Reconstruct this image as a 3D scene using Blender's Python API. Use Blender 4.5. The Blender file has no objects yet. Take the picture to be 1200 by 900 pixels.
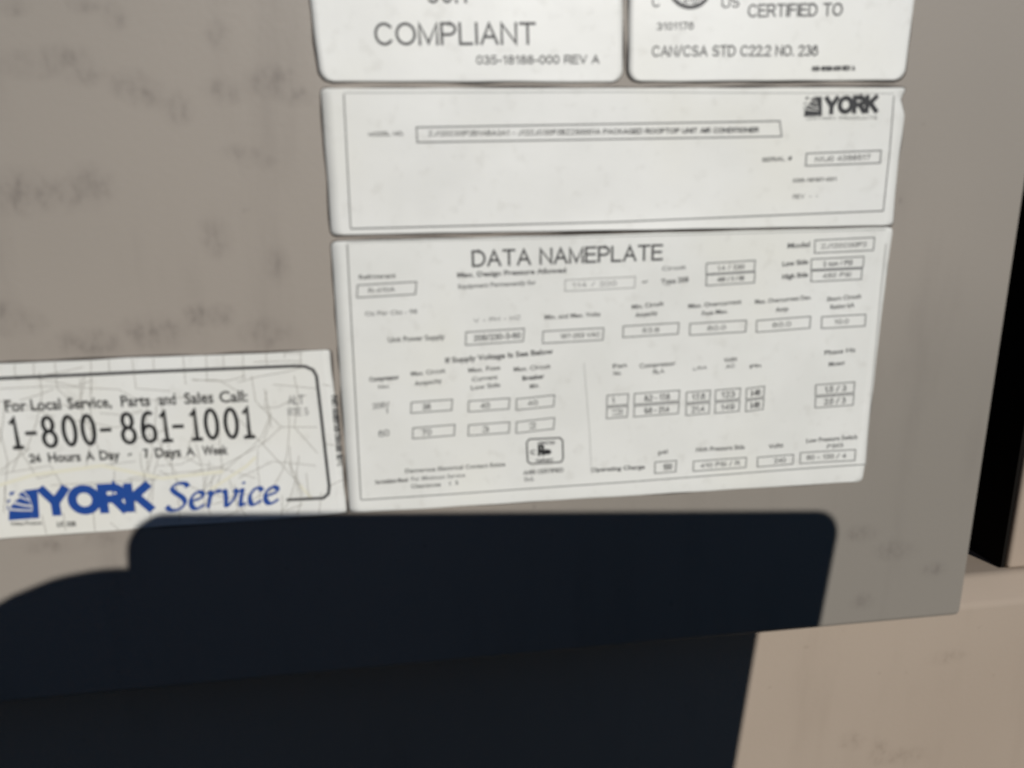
import bpy, bmesh, math, random
from mathutils import Vector, Matrix, noise

# ------------------------------------------------------------------ camera, sky, sun
scene = bpy.context.scene
COL = scene.collection
CAM_POS = Vector((0.0, -0.146, 0.300))
CX = Vector((0.99037309, -0.13805047, -0.01015940))      # camera right
CY = Vector((-0.04323294, -0.23876010, -0.97011573))     # camera down
CZ = Vector((0.13149927, 0.96121573, -0.24242991))       # camera forward
cam = bpy.data.cameras.new('camera')
cam_ob = bpy.data.objects.new('camera', cam); COL.objects.link(cam_ob)
cam_ob.matrix_world = Matrix(((CX.x, -CY.x, -CZ.x, CAM_POS.x), (CX.y, -CY.y, -CZ.y, CAM_POS.y), (CX.z, -CY.z, -CZ.z, CAM_POS.z), (0, 0, 0, 1)))
cam.sensor_width = 36.0; cam.lens = 36.0 * 870.0 / 1200.0
cam.clip_start = 0.003; cam.clip_end = 200.0
cam.dof.use_dof = True; cam.dof.focus_distance = 0.60; cam.dof.aperture_fstop = 24.0
scene.camera = cam_ob

SUN_TRAVEL = Vector((-0.2417477, 0.8723644, -0.4248982)).normalized()
world = bpy.data.worlds.new('World'); scene.world = world; world.use_nodes = True
nt = world.node_tree
sky = nt.nodes.new('ShaderNodeTexSky'); sky.sky_type = 'NISHITA'; sky.sun_disc = False
sky.sun_elevation = math.asin(-SUN_TRAVEL.z); sky.sun_rotation = math.atan2(-SUN_TRAVEL.x, -SUN_TRAVEL.y)
sky.air_density = 1.0; sky.dust_density = 0.0; sky.ozone_density = 8.0; sky.altitude = 1500.0
nt.links.new(sky.outputs[0], nt.nodes['Background'].inputs[0]); nt.nodes['Background'].inputs[1].default_value = 0.05
sun = bpy.data.lights.new('sun', 'SUN'); sun.energy = 5.0; sun.angle = math.radians(0.53); sun.color = (1.0, 0.975, 0.935)
sun_ob = bpy.data.objects.new('sun', sun); COL.objects.link(sun_ob)
sun_ob.rotation_euler = SUN_TRAVEL.to_track_quat('-Z', 'Y').to_euler(); sun_ob.location = (0.5, -2, 1.5)
vs = scene.view_settings; vs.view_transform = 'Standard'; vs.look = 'None'; vs.exposure = -0.46; vs.gamma = 1.0; vs.use_curve_mapping = False

# ------------------------------------------------------------------ measured layout (millimetres on the panel: x right, z up)
LABELS = {
 'compliance_label': {
  'left': [[-17.47, 376.02], [-14.13, 320.68]],
  'right': [[40.12, 377.35], [41.63, 321.21]],
  'r': 2.2,
  'seed': 1,
  'text': [
   ['ASHRAE', -2.73, 338.9, 21.53, 339.55, 3.69, 'ink', -0.006, 'title_lettering'],
   ['90.1', 5.29, 333.93, 12.78, 334.1, 3.759, 'ink', -0.006, 'title_lettering'],
   ['COMPLIANT', -4.28, 326.79, 25.08, 327.39, 3.857, 'ink', -0.004, 'title_lettering'],
   ['035-18188-000 REV A', 13.95, 323.88, 37.09, 324.32, 1.544, 'ink', 0.012, 'printed_line'],
  ],
  'box': [],
  'line': [],
  'stroke': [],
 },
 'certification_label': {
  'left': [[41.81, 377.39], [42.8, 321.22]],
  'right': [[99.92, 378.69], [99.45, 322.09]],
  'r': 2.2,
  'seed': 2,
  'text': [
   ['C', 46.85, 334.19, 48.49, 334.23, 2.029, 'ink', 0, 'printed_line'],
   ['US', 60.5, 334.34, 64.04, 334.56, 1.911, 'ink', 0, 'printed_line'],
   ['CERTIFIED TO', 65.7, 332.82, 84.93, 333.5, 2.319, 'ink', 0.004, 'printed_line'],
   ['3101176', 47.99, 330.26, 55.16, 330.54, 1.329, 'ink', 0.012, 'printed_line'],
   ['CAN/CSA STD C22.2 NO. 236', 47.16, 325.64, 80.52, 326.25, 1.971, 'ink', 0.004, 'printed_line'],
   ['035-18189-000 REV A', 79.54, 323.45, 88.66, 323.71, 0.939, 'black', 0.05, 'printed_line'],
   ['ETL', 51.72, 336.19, 56.7, 336.31, 2.316, 'black', 0.03, 'mark_lettering'],
   ['LISTED', 52.11, 334.89, 56.43, 334.99, 0.875, 'ink', 0.01, 'mark_lettering'],
  ],
  'box': [],
  'line': [
   [[[58.1, 338.08], [58.08, 337.52], [57.97, 336.96], [57.76, 336.43], [57.46, 335.93], [57.07, 335.49], [56.61, 335.1], [56.09, 334.79], [55.52, 334.56], [54.92, 334.41], [54.29, 334.35], [53.67, 334.39], [53.05, 334.51], [52.46, 334.71], [51.92, 335.0], [51.43, 335.36], [51.0, 335.78], [50.66, 336.26], [50.4, 336.78], [50.23, 337.33], [50.16, 337.89], [50.18, 338.45], [50.3, 339.0], [50.52, 339.53], [50.82, 340.01], [51.2, 340.45], [51.65, 340.82], [52.16, 341.13], [52.73, 341.36], [53.32, 341.51], [53.94, 341.57], [54.56, 341.54], [55.16, 341.43], [55.75, 341.23], [56.3, 340.95], [56.79, 340.6], [57.22, 340.18], [57.57, 339.71], [57.84, 339.19], [58.02, 338.65]], 0.75, 'black', 'certification_ring', 1],
  ],
  'stroke': [],
 },
 'model_label': {
  'left': [[-14.22, 319.53], [-14.09, 308.35], [-14.0, 293.72]],
  'right': [[100.01, 320.66], [98.97, 318.56], [100.11, 315.49], [100.21, 311.73], [99.94, 306.41], [100.13, 300.32], [100.36, 293.76]],
  'r': 0.8,
  'seed': 3,
  'text': [
   ['YORK', 82.82, 315.42, 94.31, 315.79, 3.539, 'black', 0.066, 'brand_lettering'],
   ['UNITARY PRODUCTS', 79.29, 314.45, 94.26, 314.66, 0.551, 'ink', 0.0, 'printed_line'],
   ['MODEL NO.', -6.2, 311.34, 0.19, 311.49, 0.75, 'ink', 0.02, 'printed_line'],
   ['ZJ120C00P2B1ABA3A1 - J12ZJC00P2BZZ50001A PACKAGED ROOFTOP UNIT AIR CONDITIONER', 4.75, 311.35, 69.45, 312.18, 0.931, 'ink', 0.012, 'printed_line'],
   ['SERIAL #', 70.59, 306.53, 76.89, 306.83, 0.82, 'ink', 0.02, 'printed_line'],
   ['N1J0 4268517', 81.85, 306.48, 93.66, 306.94, 0.998, 'ink', 0.012, 'printed_line'],
   ['035-18187-001', 77.44, 302.53, 86.83, 302.8, 0.771, 'ink', 0.03, 'printed_line'],
   ['REV  -  -', 77.72, 299.35, 83.07, 299.47, 0.845, 'ink', 0.0, 'printed_line'],
  ],
  'box': [
   [[2.6, 312.92], [73.74, 314.27], [74.34, 311.39], [2.65, 310.29], 0.28, 'grey'],
   [[79.87, 308.13], [95.9, 308.68], [95.99, 306.26], [79.9, 305.75], 0.28, 'grey'],
  ],
  'line': [
   [[[-10.2, 318.69], [-10.34, 306.83], [-10.46, 294.85]], 0.25, 'grey', 'border_line', 0],
   [[[-10.46, 294.77], [40.75, 295.31], [97.89, 296.74]], 0.3, 'grey', 'border_line', 0],
   [[[97.43, 319.03], [97.84, 308.09], [97.89, 296.74]], 0.25, 'grey', 'border_line', 0],
   [[[-10.04, 318.84], [40.18, 319.38], [97.37, 319.51]], 0.18, 'faint', 'border_line', 0],
  ],
  'stroke': [],
  'logo': [[[78.54, 318.74], [82.12, 318.84], [82.47, 315.26], [78.69, 315.09]], 'black'],
 },
 'data_nameplate': {
  'left': [[-14.17, 292.46], [-14.17, 237.39]],
  'right': [[100.21, 293.42], [99.77, 267.65], [99.89, 241.74], [99.38, 237.06]],
  'r': 1.0,
  'seed': 4,
  'text': [
   ['DATA NAMEPLATE', 12.3, 287.07, 50.87, 287.58, 3.259, 'ink', 0.004, 'title_lettering'],
   ['Refrigerant', -9.44, 285.28, -2.46, 285.44, 0.818, 'small', 0.02, 'printed_line'],
   ['R-410A', -7.81, 282.57, -2.75, 282.73, 0.908, 'small', 0.02, 'printed_line'],
   ['Oz Per Ckt - 98', -8.72, 278.15, 1.35, 278.34, 0.839, 'faintink', 0.02, 'printed_line'],
   ['Max. Design Pressure Allowed', 9.42, 285.15, 31.02, 285.64, 0.919, 'small', 0.03, 'printed_line'],
   ['Equipment Permanently for', 9.52, 282.98, 24.98, 283.42, 0.84, 'faintink', 0.03, 'printed_line'],
   ['114 / 200', 32.26, 282.58, 41.41, 282.77, 0.942, 'faintink', 0.02, 'printed_line'],
   ['or', 46.74, 283.04, 47.99, 283.18, 0.691, 'small', 0.02, 'printed_line'],
   ['Type 208', 50.71, 282.77, 56.48, 283.14, 1.042, 'small', 0.02, 'printed_line'],
   ['Circuit', 50.77, 285.52, 55.81, 285.75, 0.861, 'faintink', 0.02, 'printed_line'],
   ['1.4 / 230', 62.49, 285.3, 68.36, 285.51, 0.959, 'small', 0.02, 'printed_line'],
   ['460 / 3 / 60', 62.63, 282.95, 68.52, 283.14, 0.966, 'small', 0.02, 'printed_line'],
   ['Model', 77.45, 289.45, 82.31, 289.71, 1.046, 'small', 0.02, 'printed_line'],
   ['ZJ120C00P2', 84.8, 289.25, 94.89, 289.53, 0.97, 'small', 0.02, 'printed_line'],
   ['Low Side', 76.63, 285.81, 82.25, 286.21, 0.97, 'small', 0.03, 'printed_line'],
   ['2 ton / PSI', 85.61, 285.64, 92.14, 285.79, 0.98, 'small', 0.02, 'printed_line'],
   ['High Side', 76.85, 283.16, 82.49, 283.56, 0.978, 'small', 0.03, 'printed_line'],
   ['450 PSI', 85.77, 283.15, 92.11, 283.3, 0.988, 'small', 0.02, 'printed_line'],
   ['Unit Power Supply', -4.56, 272.77, 6.53, 273.05, 1.028, 'small', 0.02, 'printed_line'],
   ['V - PH - HZ', 12.39, 276.12, 21.84, 276.5, 0.859, 'faintink', 0.02, 'printed_line'],
   ['208/230-3-60', 12.31, 272.43, 21.81, 272.72, 1.216, 'small', 0.02, 'printed_line'],
   ['Min. and Max. Volts', 26.71, 276.35, 38.16, 276.68, 0.87, 'small', 0.02, 'printed_line'],
   ['187-253 VAC', 29.88, 272.28, 38.24, 272.46, 0.971, 'small', 0.02, 'printed_line'],
   ['Min. Circuit', 44.75, 277.88, 51.42, 278.47, 0.878, 'small', 0.02, 'printed_line'],
   ['Ampacity', 45.53, 276.18, 50.22, 276.57, 0.883, 'small', 0.02, 'printed_line'],
   ['52.8', 47.08, 272.87, 50.73, 272.97, 0.982, 'small', 0.02, 'printed_line'],
   ['Max. Overcurrent', 56.75, 277.69, 68.2, 278.33, 0.89, 'small', 0.02, 'printed_line'],
   ['Fuse Max.', 59.78, 276.09, 65.34, 276.45, 0.895, 'small', 0.02, 'printed_line'],
   ['60.0', 61.07, 272.86, 65.18, 272.96, 0.995, 'small', 0.02, 'printed_line'],
   ['Max. Overcurrent Dev.', 71.22, 278.16, 83.7, 278.79, 0.902, 'small', 0.02, 'printed_line'],
   ['Amp', 75.89, 276.31, 78.73, 276.58, 0.907, 'small', 0.02, 'printed_line'],
   ['60.0', 75.39, 273.05, 79.59, 273.23, 1.008, 'small', 0.02, 'printed_line'],
   ['Short Circuit', 87.22, 278.23, 94.94, 278.74, 0.914, 'small', 0.02, 'printed_line'],
   ['Rating kA', 88.16, 276.57, 93.58, 276.87, 0.919, 'small', 0.02, 'printed_line'],
   ['10.0', 89.27, 273.3, 92.59, 273.37, 1.021, 'small', 0.02, 'printed_line'],
   ['If Supply Voltage Is See Below', 6.54, 268.19, 28.48, 269.26, 1.056, 'small', 0.03, 'printed_line'],
   ['Compressor', -8.63, 265.06, -2.74, 265.33, 0.874, 'small', 0.04, 'printed_line'],
   ['No.', -6.87, 263.49, -4.67, 263.66, 0.703, 'small', 0.02, 'printed_line'],
   ['Max. Circuit', -0.35, 265.84, 6.48, 266.26, 0.877, 'small', 0.02, 'printed_line'],
   ['Ampacity', 0.25, 263.79, 5.73, 264.26, 0.883, 'small', 0.02, 'printed_line'],
   ['Max. Fuse', 11.12, 266.06, 17.56, 266.41, 0.885, 'small', 0.02, 'printed_line'],
   ['Current', 11.77, 264.17, 17.0, 264.47, 0.891, 'small', 0.02, 'printed_line'],
   ['Low Side', 11.55, 262.39, 17.51, 262.84, 0.896, 'small', 0.02, 'printed_line'],
   ['Max. Circuit', 20.35, 265.85, 27.95, 266.25, 0.893, 'small', 0.02, 'printed_line'],
   ['Breaker', 22.1, 263.89, 26.71, 264.23, 0.899, 'small', 0.04, 'printed_line'],
   ['Min.', 23.68, 262.11, 25.64, 262.38, 0.904, 'small', 0.02, 'printed_line'],
   ['208V', -8.27, 259.31, -4.87, 259.59, 1.244, 'faintink', 0.02, 'printed_line'],
   ['1', -5.79, 258.3, -5.11, 258.26, 1.072, 'small', 0.02, 'printed_line'],
   ['60', -7.41, 253.33, -5.17, 253.57, 1.449, 'faintink', 0.02, 'printed_line'],
   ['38', 1.58, 258.68, 3.3, 258.73, 1.256, 'small', 0.02, 'printed_line'],
   ['40', 13.39, 258.38, 15.33, 258.43, 1.27, 'small', 0.02, 'printed_line'],
   ['40', 23.13, 258.46, 25.28, 258.58, 1.097, 'small', 0.02, 'printed_line'],
   ['70', 1.19, 253.23, 3.28, 253.3, 1.278, 'small', 0.02, 'printed_line'],
   ['3', 13.64, 253.26, 15.06, 253.29, 1.291, 'small', 0.02, 'printed_line'],
   ['2', 23.46, 253.43, 24.91, 253.52, 1.3, 'small', 0.02, 'printed_line'],
   ['c', 23.62, 247.85, 24.71, 247.79, 1.512, 'ink', 0.01, 'approval_mark_lettering'],
   ['R', 25.26, 247.37, 26.72, 247.38, 2.461, 'black', 0.05, 'approval_mark_lettering'],
   ['INSPECTED', 25.26, 249.83, 28.91, 249.82, 0.754, 'small', 0.02, 'printed_line'],
   ['EQUIPMENT', 24.89, 246.06, 28.55, 246.03, 0.667, 'small', 0.03, 'printed_line'],
   ['AHRI CERTIFIED', 22.14, 243.37, 30.78, 243.5, 0.961, 'small', 0.02, 'printed_line'],
   ['Std.', 22.31, 241.91, 24.51, 241.96, 0.963, 'faintink', 0.02, 'printed_line'],
   ['Dangerous Electrical Contact Exists', -2.44, 245.38, 18.35, 245.61, 0.865, 'small', 0.02, 'printed_line'],
   ['See Installation Manual', -8.63, 243.34, -2.0, 243.48, 0.862, 'small', 0.03, 'printed_line'],
   ['For Minimum Service', -1.3, 243.53, 9.86, 243.76, 0.867, 'faintink', 0.02, 'printed_line'],
   ['Clearances    1  5', -1.37, 241.92, 8.39, 242.14, 0.871, 'small', 0.02, 'printed_line'],
   ['Fan', 41.1, 265.61, 44.01, 265.86, 0.909, 'small', 0.02, 'printed_line'],
   ['No.', 41.32, 264.06, 42.96, 264.26, 0.913, 'small', 0.02, 'printed_line'],
   ['Compressor', 46.78, 265.47, 54.54, 265.79, 0.916, 'small', 0.02, 'printed_line'],
   ['RLA', 49.78, 263.97, 52.19, 264.23, 0.92, 'small', 0.02, 'printed_line'],
   ['LRA', 58.53, 264.43, 61.53, 264.67, 0.741, 'small', 0.02, 'printed_line'],
   ['Volts', 65.24, 265.91, 68.07, 266.26, 0.928, 'small', 0.02, 'printed_line'],
   ['AC', 65.71, 264.5, 67.79, 264.79, 0.932, 'small', 0.02, 'printed_line'],
   ['Ph', 71.07, 264.37, 73.55, 264.64, 0.75, 'small', 0.02, 'printed_line'],
   ['Phase Hz', 87.77, 266.69, 94.84, 267.17, 0.948, 'small', 0.02, 'printed_line'],
   ['Motor', 89.01, 264.1, 92.75, 264.42, 0.955, 'small', 0.02, 'printed_line'],
   ['1', 41.0, 258.12, 43.58, 258.2, 1.302, 'small', 0.02, 'printed_line'],
   ['2', 40.99, 255.41, 43.54, 255.49, 1.313, 'small', 0.02, 'printed_line'],
   ['8.2 - 17.6', 48.07, 258.23, 53.62, 258.39, 1.311, 'small', 0.02, 'printed_line'],
   ['9.6 - 21.4', 48.09, 255.51, 53.61, 255.66, 1.322, 'small', 0.02, 'printed_line'],
   ['17.6', 58.51, 257.95, 61.49, 258.08, 1.323, 'small', 0.02, 'printed_line'],
   ['21.4', 58.58, 255.21, 61.52, 255.33, 1.334, 'small', 0.02, 'printed_line'],
   ['123', 65.03, 258.12, 68.14, 258.23, 1.33, 'small', 0.02, 'printed_line'],
   ['149', 65.12, 255.36, 68.2, 255.47, 1.342, 'small', 0.02, 'printed_line'],
   ['3-60', 71.62, 258.21, 73.89, 258.42, 1.337, 'small', 0.02, 'printed_line'],
   ['3-60', 71.75, 255.43, 73.98, 255.64, 1.349, 'small', 0.02, 'printed_line'],
   ['1.5 / 3', 88.57, 258.3, 93.6, 258.45, 1.361, 'small', 0.02, 'printed_line'],
   ['2.0 / 3', 88.77, 255.49, 93.77, 255.62, 1.373, 'small', 0.02, 'printed_line'],
   ['Operating Charge', 36.74, 243.13, 48.64, 243.17, 0.897, 'small', 0.03, 'printed_line'],
   ['psi', 51.59, 246.21, 53.68, 246.38, 0.974, 'small', 0.02, 'printed_line'],
   ['150', 52.69, 242.57, 54.8, 242.61, 1.379, 'small', 0.02, 'printed_line'],
   ['High Pressure Side', 60.04, 246.3, 71.16, 246.34, 0.985, 'small', 0.02, 'printed_line'],
   ['410 PSI / R', 61.21, 242.51, 70.23, 242.62, 1.096, 'small', 0.02, 'printed_line'],
   ['Volts', 76.73, 246.02, 80.09, 246.32, 0.997, 'small', 0.02, 'printed_line'],
   ['240', 78.19, 242.62, 81.0, 242.68, 1.11, 'small', 0.02, 'printed_line'],
   ['Low Pressure Switch', 85.46, 246.91, 97.42, 247.24, 1.007, 'small', 0.02, 'printed_line'],
   ['PSIG', 90.48, 245.23, 94.33, 245.51, 1.013, 'small', 0.02, 'printed_line'],
   ['80 - 120 / 4', 85.83, 242.88, 95.22, 242.9, 1.12, 'small', 0.02, 'printed_line'],
  ],
  'box': [
   [[-9.83, 284.14], [1.44, 284.52], [1.15, 282.12], [-10.04, 281.76], 0.25, 'grey'],
   [[30.86, 284.12], [45.27, 284.45], [45.15, 282.22], [30.8, 281.91], 0.25, 'faint'],
   [[60.12, 286.78], [70.56, 287.16], [70.53, 284.98], [60.17, 284.61], 0.25, 'grey'],
   [[60.25, 284.44], [70.73, 284.8], [70.71, 282.61], [60.3, 282.26], 0.25, 'grey'],
   [[83.31, 290.99], [96.41, 291.38], [96.48, 288.74], [83.48, 288.38], 0.25, 'grey'],
   [[82.92, 287.16], [94.55, 287.45], [94.6, 285.23], [83.05, 284.96], 0.25, 'grey'],
   [[83.15, 284.69], [94.44, 284.97], [94.49, 282.73], [83.29, 282.47], 0.25, 'grey'],
   [[10.81, 274.28], [22.52, 274.66], [22.29, 272.05], [10.67, 271.69], 0.25, 'grey'],
   [[26.36, 273.92], [38.93, 274.2], [38.78, 271.72], [26.28, 271.47], 0.25, 'grey'],
   [[43.05, 274.41], [54.87, 274.73], [54.79, 272.41], [43.04, 272.1], 0.25, 'grey'],
   [[57.28, 274.47], [69.57, 274.79], [69.54, 272.35], [57.33, 272.05], 0.25, 'grey'],
   [[71.85, 274.63], [83.85, 275.16], [83.87, 272.68], [71.95, 272.17], 0.25, 'grey'],
   [[86.38, 274.98], [96.31, 275.22], [96.38, 272.73], [86.54, 272.5], 0.25, 'grey'],
   [[-0.58, 260.36], [7.69, 260.6], [7.45, 258.35], [-0.74, 258.13], 0.25, 'grey'],
   [[10.98, 260.08], [19.41, 260.31], [19.21, 258.04], [10.86, 257.82], 0.25, 'grey'],
   [[20.83, 260.06], [28.78, 260.51], [28.6, 258.13], [20.74, 257.69], 0.25, 'grey'],
   [[-0.47, 254.95], [8.05, 255.23], [7.81, 252.95], [-0.63, 252.68], 0.25, 'grey'],
   [[10.85, 254.99], [19.36, 255.19], [19.15, 252.89], [10.73, 252.7], 0.25, 'grey'],
   [[20.78, 255.12], [28.79, 255.63], [28.61, 253.22], [20.69, 252.71], 0.25, 'grey'],
   [[39.95, 259.89], [44.55, 260.05], [44.43, 257.73], [39.93, 257.58], 0.25, 'grey'],
   [[39.95, 257.2], [44.49, 257.36], [44.37, 255.02], [39.93, 254.87], 0.25, 'grey'],
   [[45.84, 259.99], [55.72, 260.28], [55.64, 257.94], [45.84, 257.66], 0.25, 'grey'],
   [[45.87, 257.29], [55.71, 257.56], [55.63, 255.2], [45.87, 254.94], 0.25, 'grey'],
   [[57.26, 259.74], [62.56, 259.97], [62.5, 257.61], [57.3, 257.39], 0.25, 'grey'],
   [[57.34, 257.01], [62.57, 257.23], [62.52, 254.86], [57.38, 254.64], 0.25, 'grey'],
   [[63.7, 259.91], [69.25, 260.13], [69.21, 257.77], [63.77, 257.55], 0.25, 'grey'],
   [[63.81, 257.17], [69.29, 257.38], [69.26, 255.0], [63.88, 254.79], 0.25, 'grey'],
   [[70.61, 259.98], [74.64, 260.36], [74.63, 257.99], [70.7, 257.6], 0.25, 'grey'],
   [[70.74, 257.22], [74.71, 257.6], [74.7, 255.21], [70.84, 254.82], 0.25, 'grey'],
   [[86.43, 260.12], [95.37, 260.39], [95.44, 257.98], [86.58, 257.71], 0.25, 'grey'],
   [[86.64, 257.33], [95.53, 257.59], [95.6, 255.15], [86.79, 254.9], 0.25, 'grey'],
   [[50.89, 244.5], [55.68, 244.6], [55.59, 242.05], [50.91, 241.95], 0.25, 'grey'],
   [[59.57, 244.17], [71.7, 244.33], [71.67, 242.05], [59.61, 241.9], 0.25, 'grey'],
   [[74.29, 244.18], [82.67, 244.38], [82.68, 242.18], [74.38, 241.98], 0.25, 'grey'],
   [[84.25, 244.69], [97.29, 244.74], [97.36, 242.2], [84.4, 242.17], 0.25, 'grey'],
  ],
  'line': [
   [[[-11.27, 291.93], [-11.5, 267.19], [-11.75, 240.26]], 0.25, 'grey', 'border_line', 0],
   [[[-11.76, 240.07], [42.07, 240.35], [99.96, 241.13]], 0.25, 'grey', 'border_line', 0],
   [[[99.07, 290.1], [99.37, 267.66], [99.96, 241.13]], 0.18, 'faint', 'border_line', 0],
   [[[-11.09, 292.25], [40.82, 292.49], [98.73, 292.92]], 0.2, 'faint', 'border_line', 0],
   [[[23.45, 251.25], [30.0, 251.17], [30.55, 250.48], [30.67, 246.48], [30.21, 245.74], [23.79, 245.75], [23.07, 246.36], [22.91, 250.53]], 0.32, 'ink', 'approval_mark_frame', 1],
   [[[28.18, 248.15], [28.06, 247.86], [27.72, 247.65], [27.27, 247.6], [26.81, 247.71], [26.48, 247.95], [26.35, 248.26], [26.48, 248.55], [26.81, 248.76], [27.27, 248.81], [27.72, 248.7], [28.06, 248.46]], 0.001, 'black', 'approval_mark_dot', 1],
   [[[34.92, 267.04], [36.21, 253.19], [36.94, 242.63]], 0.12, 'faint', 'divider_line', 0],
  ],
  'stroke': [],
 },
 'service_label': {
  'left': [[-99.58, 271.22], [-105.29, 236.32]],
  'right': [[-15.9, 271.65], [-14.78, 237.34]],
  'r': 0.5,
  'seed': 5,
  'text': [
   ['For', -75.9, 262.22, -72.17, 262.2, 2.091, 'black', 0.022, 'printed_word'],
   ['Local', -71.42, 262.2, -66.16, 262.19, 2.099, 'black', 0.022, 'printed_word'],
   ['Service,', -64.95, 262.19, -57.16, 262.16, 2.111, 'black', 0.022, 'printed_word'],
   ['Parts', -55.47, 262.16, -50.2, 262.14, 2.123, 'black', 0.022, 'printed_word'],
   ['and', -48.64, 262.14, -45.51, 262.13, 2.132, 'black', 0.022, 'printed_word'],
   ['Sales', -43.93, 262.13, -38.55, 262.11, 2.142, 'black', 0.022, 'printed_word'],
   ['Call:', -37.43, 262.11, -32.15, 262.09, 2.152, 'black', 0.022, 'printed_word'],
   ['24', -73.34, 251.83, -71.21, 251.81, 1.82, 'black', 0.028, 'printed_word'],
   ['Hours', -69.98, 251.8, -64.14, 251.74, 1.827, 'black', 0.028, 'printed_word'],
   ['A', -63.22, 251.73, -61.67, 251.71, 1.833, 'black', 0.028, 'printed_word'],
   ['Day', -60.73, 251.7, -56.99, 251.66, 1.838, 'black', 0.028, 'printed_word'],
   ['-', -55.26, 251.64, -54.1, 252.16, 1.842, 'black', 0.028, 'printed_word'],
   ['7', -52.74, 251.62, -51.79, 251.61, 1.847, 'black', 0.028, 'printed_word'],
   ['Days', -50.53, 251.6, -45.75, 251.55, 1.853, 'black', 0.028, 'printed_word'],
   ['A', -44.79, 251.54, -43.19, 251.52, 1.859, 'black', 0.028, 'printed_word'],
   ['Week', -41.74, 251.51, -36.89, 251.46, 1.865, 'black', 0.028, 'printed_word'],
   ['YORK', -72.9, 240.66, -52.04, 240.35, 6.29, 'blue', 0.068, 'brand_lettering'],
   ['Unitary Products', -78.69, 239.28, -73.15, 239.06, 0.812, 'ink', 0.02, 'printed_line'],
   ['LIT. 036', -70.45, 238.31, -67.0, 238.24, 1.09, 'ink', 0.02, 'printed_line'],
   ['ALT', -24.61, 261.0, -21.5, 261.02, 1.918, 'faintink', 0.0, 'printed_line'],
   ['RTE 5', -24.8, 258.72, -20.85, 258.7, 1.582, 'faintink', 0.0, 'printed_line'],
   ['PART NUMBER 035-17914-000  REV C', -16.27, 262.52, -16.01, 247.61, 1.248, 'ink', 0.02, 'printed_line'],
  ],
  'box': [],
  'line': [
   [[[-89.09, 268.52], [-76.03, 268.6], [-48.93, 268.76], [-22.85, 268.78], [-20.76, 268.61], [-19.35, 267.86], [-18.78, 266.63], [-18.42, 257.87], [-17.92, 243.29], [-18.19, 241.82], [-19.27, 240.95], [-26.56, 241.08]], 0.62, 'ink', 'border_line', 0],
   [[[-76.35, 266.65], [-67.44, 266.74], [-55.49, 265.53], [-51.96, 263.01], [-38.54, 263.74]], 0.13, 'road', 'map_line', 0],
   [[[-66.01, 271.28], [-66.32, 266.19], [-64.14, 263.59]], 0.13, 'road', 'map_line', 0],
   [[[-59.72, 271.35], [-60.44, 265.09]], 0.13, 'road', 'map_line', 0],
   [[[-52.44, 271.39], [-52.41, 265.56], [-46.3, 264.78]], 0.13, 'road', 'map_line', 0],
   [[[-43.19, 271.53], [-43.34, 266.0]], 0.13, 'road', 'map_line', 0],
   [[[-38.99, 271.53], [-39.38, 266.33]], 0.13, 'road', 'map_line', 0],
   [[[-32.23, 271.43], [-32.55, 266.37]], 0.13, 'road', 'map_line', 0],
   [[[-24.56, 271.64], [-24.49, 270.46]], 0.13, 'road', 'map_line', 0],
   [[[-71.57, 268.9], [-62.96, 266.54], [-59.79, 267.56]], 0.13, 'road', 'map_line', 0],
   [[[-75.15, 255.71], [-72.46, 248.62], [-65.28, 250.28], [-54.24, 251.01]], 0.13, 'road', 'map_line', 0],
   [[[-44.98, 241.05], [-38.09, 249.14], [-30.19, 253.16], [-24.68, 245.58], [-21.46, 241.29]], 0.13, 'road', 'map_line', 0],
   [[[-30.19, 253.16], [-38.09, 249.14], [-48.35, 247.09], [-70.38, 247.08]], 0.13, 'road', 'map_line', 0],
   [[[-35.67, 260.5], [-30.19, 253.16], [-26.29, 256.51], [-19.37, 256.14]], 0.13, 'road', 'map_line', 0],
   [[[-28.87, 264.49], [-28.1, 258.37], [-30.19, 253.16]], 0.13, 'road', 'map_line', 0],
   [[[-23.01, 266.81], [-22.53, 262.47], [-23.83, 256.37], [-19.76, 250.76]], 0.13, 'road', 'map_line', 0],
   [[[-79.1, 249.92], [-69.78, 251.08], [-68.14, 246.58]], 0.13, 'road', 'map_line', 0],
   [[[-56.25, 247.59], [-38.47, 248.63], [-32.15, 246.06]], 0.13, 'road', 'map_line', 0],
   [[[-77.57, 259.23], [-77.19, 252.39], [-79.63, 242.04]], 0.13, 'road', 'map_line', 0],
   [[[-35.43, 246.26], [-28.53, 249.47], [-20.29, 248.06]], 0.13, 'road', 'map_line', 0],
   [[[-63.47, 240.89], [-63.7, 236.9]], 0.13, 'road', 'map_line', 0],
   [[[-72.85, 241.02], [-72.67, 237.02]], 0.13, 'road', 'map_line', 0],
   [[[-60.62, 238.5], [-59.22, 236.93]], 0.13, 'road', 'map_line', 0],
   [[[-42.77, 253.87], [-41.93, 246.68]], 0.13, 'road', 'map_line', 0],
   [[[-27.18, 265.28], [-18.81, 264.04]], 0.13, 'road', 'map_line', 0],
   [[[-25.23, 249.27], [-24.06, 242.77]], 0.13, 'road', 'map_line', 0],
   [[[-31.04, 267.16], [-30.7, 261.99], [-26.29, 256.51]], 0.13, 'road', 'map_line', 0],
   [[[-68.91, 241.28], [-69.02, 237.3]], 0.13, 'road', 'map_line', 0],
   [[[-76.76, 264.2], [-74.5, 264.42]], 0.13, 'road', 'map_line', 0],
   [[[-17.76, 264.86], [-16.14, 264.44]], 0.13, 'road', 'map_line', 0],
   [[[-17.96, 252.47], [-14.63, 251.92]], 0.13, 'road', 'map_line', 0],
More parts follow.
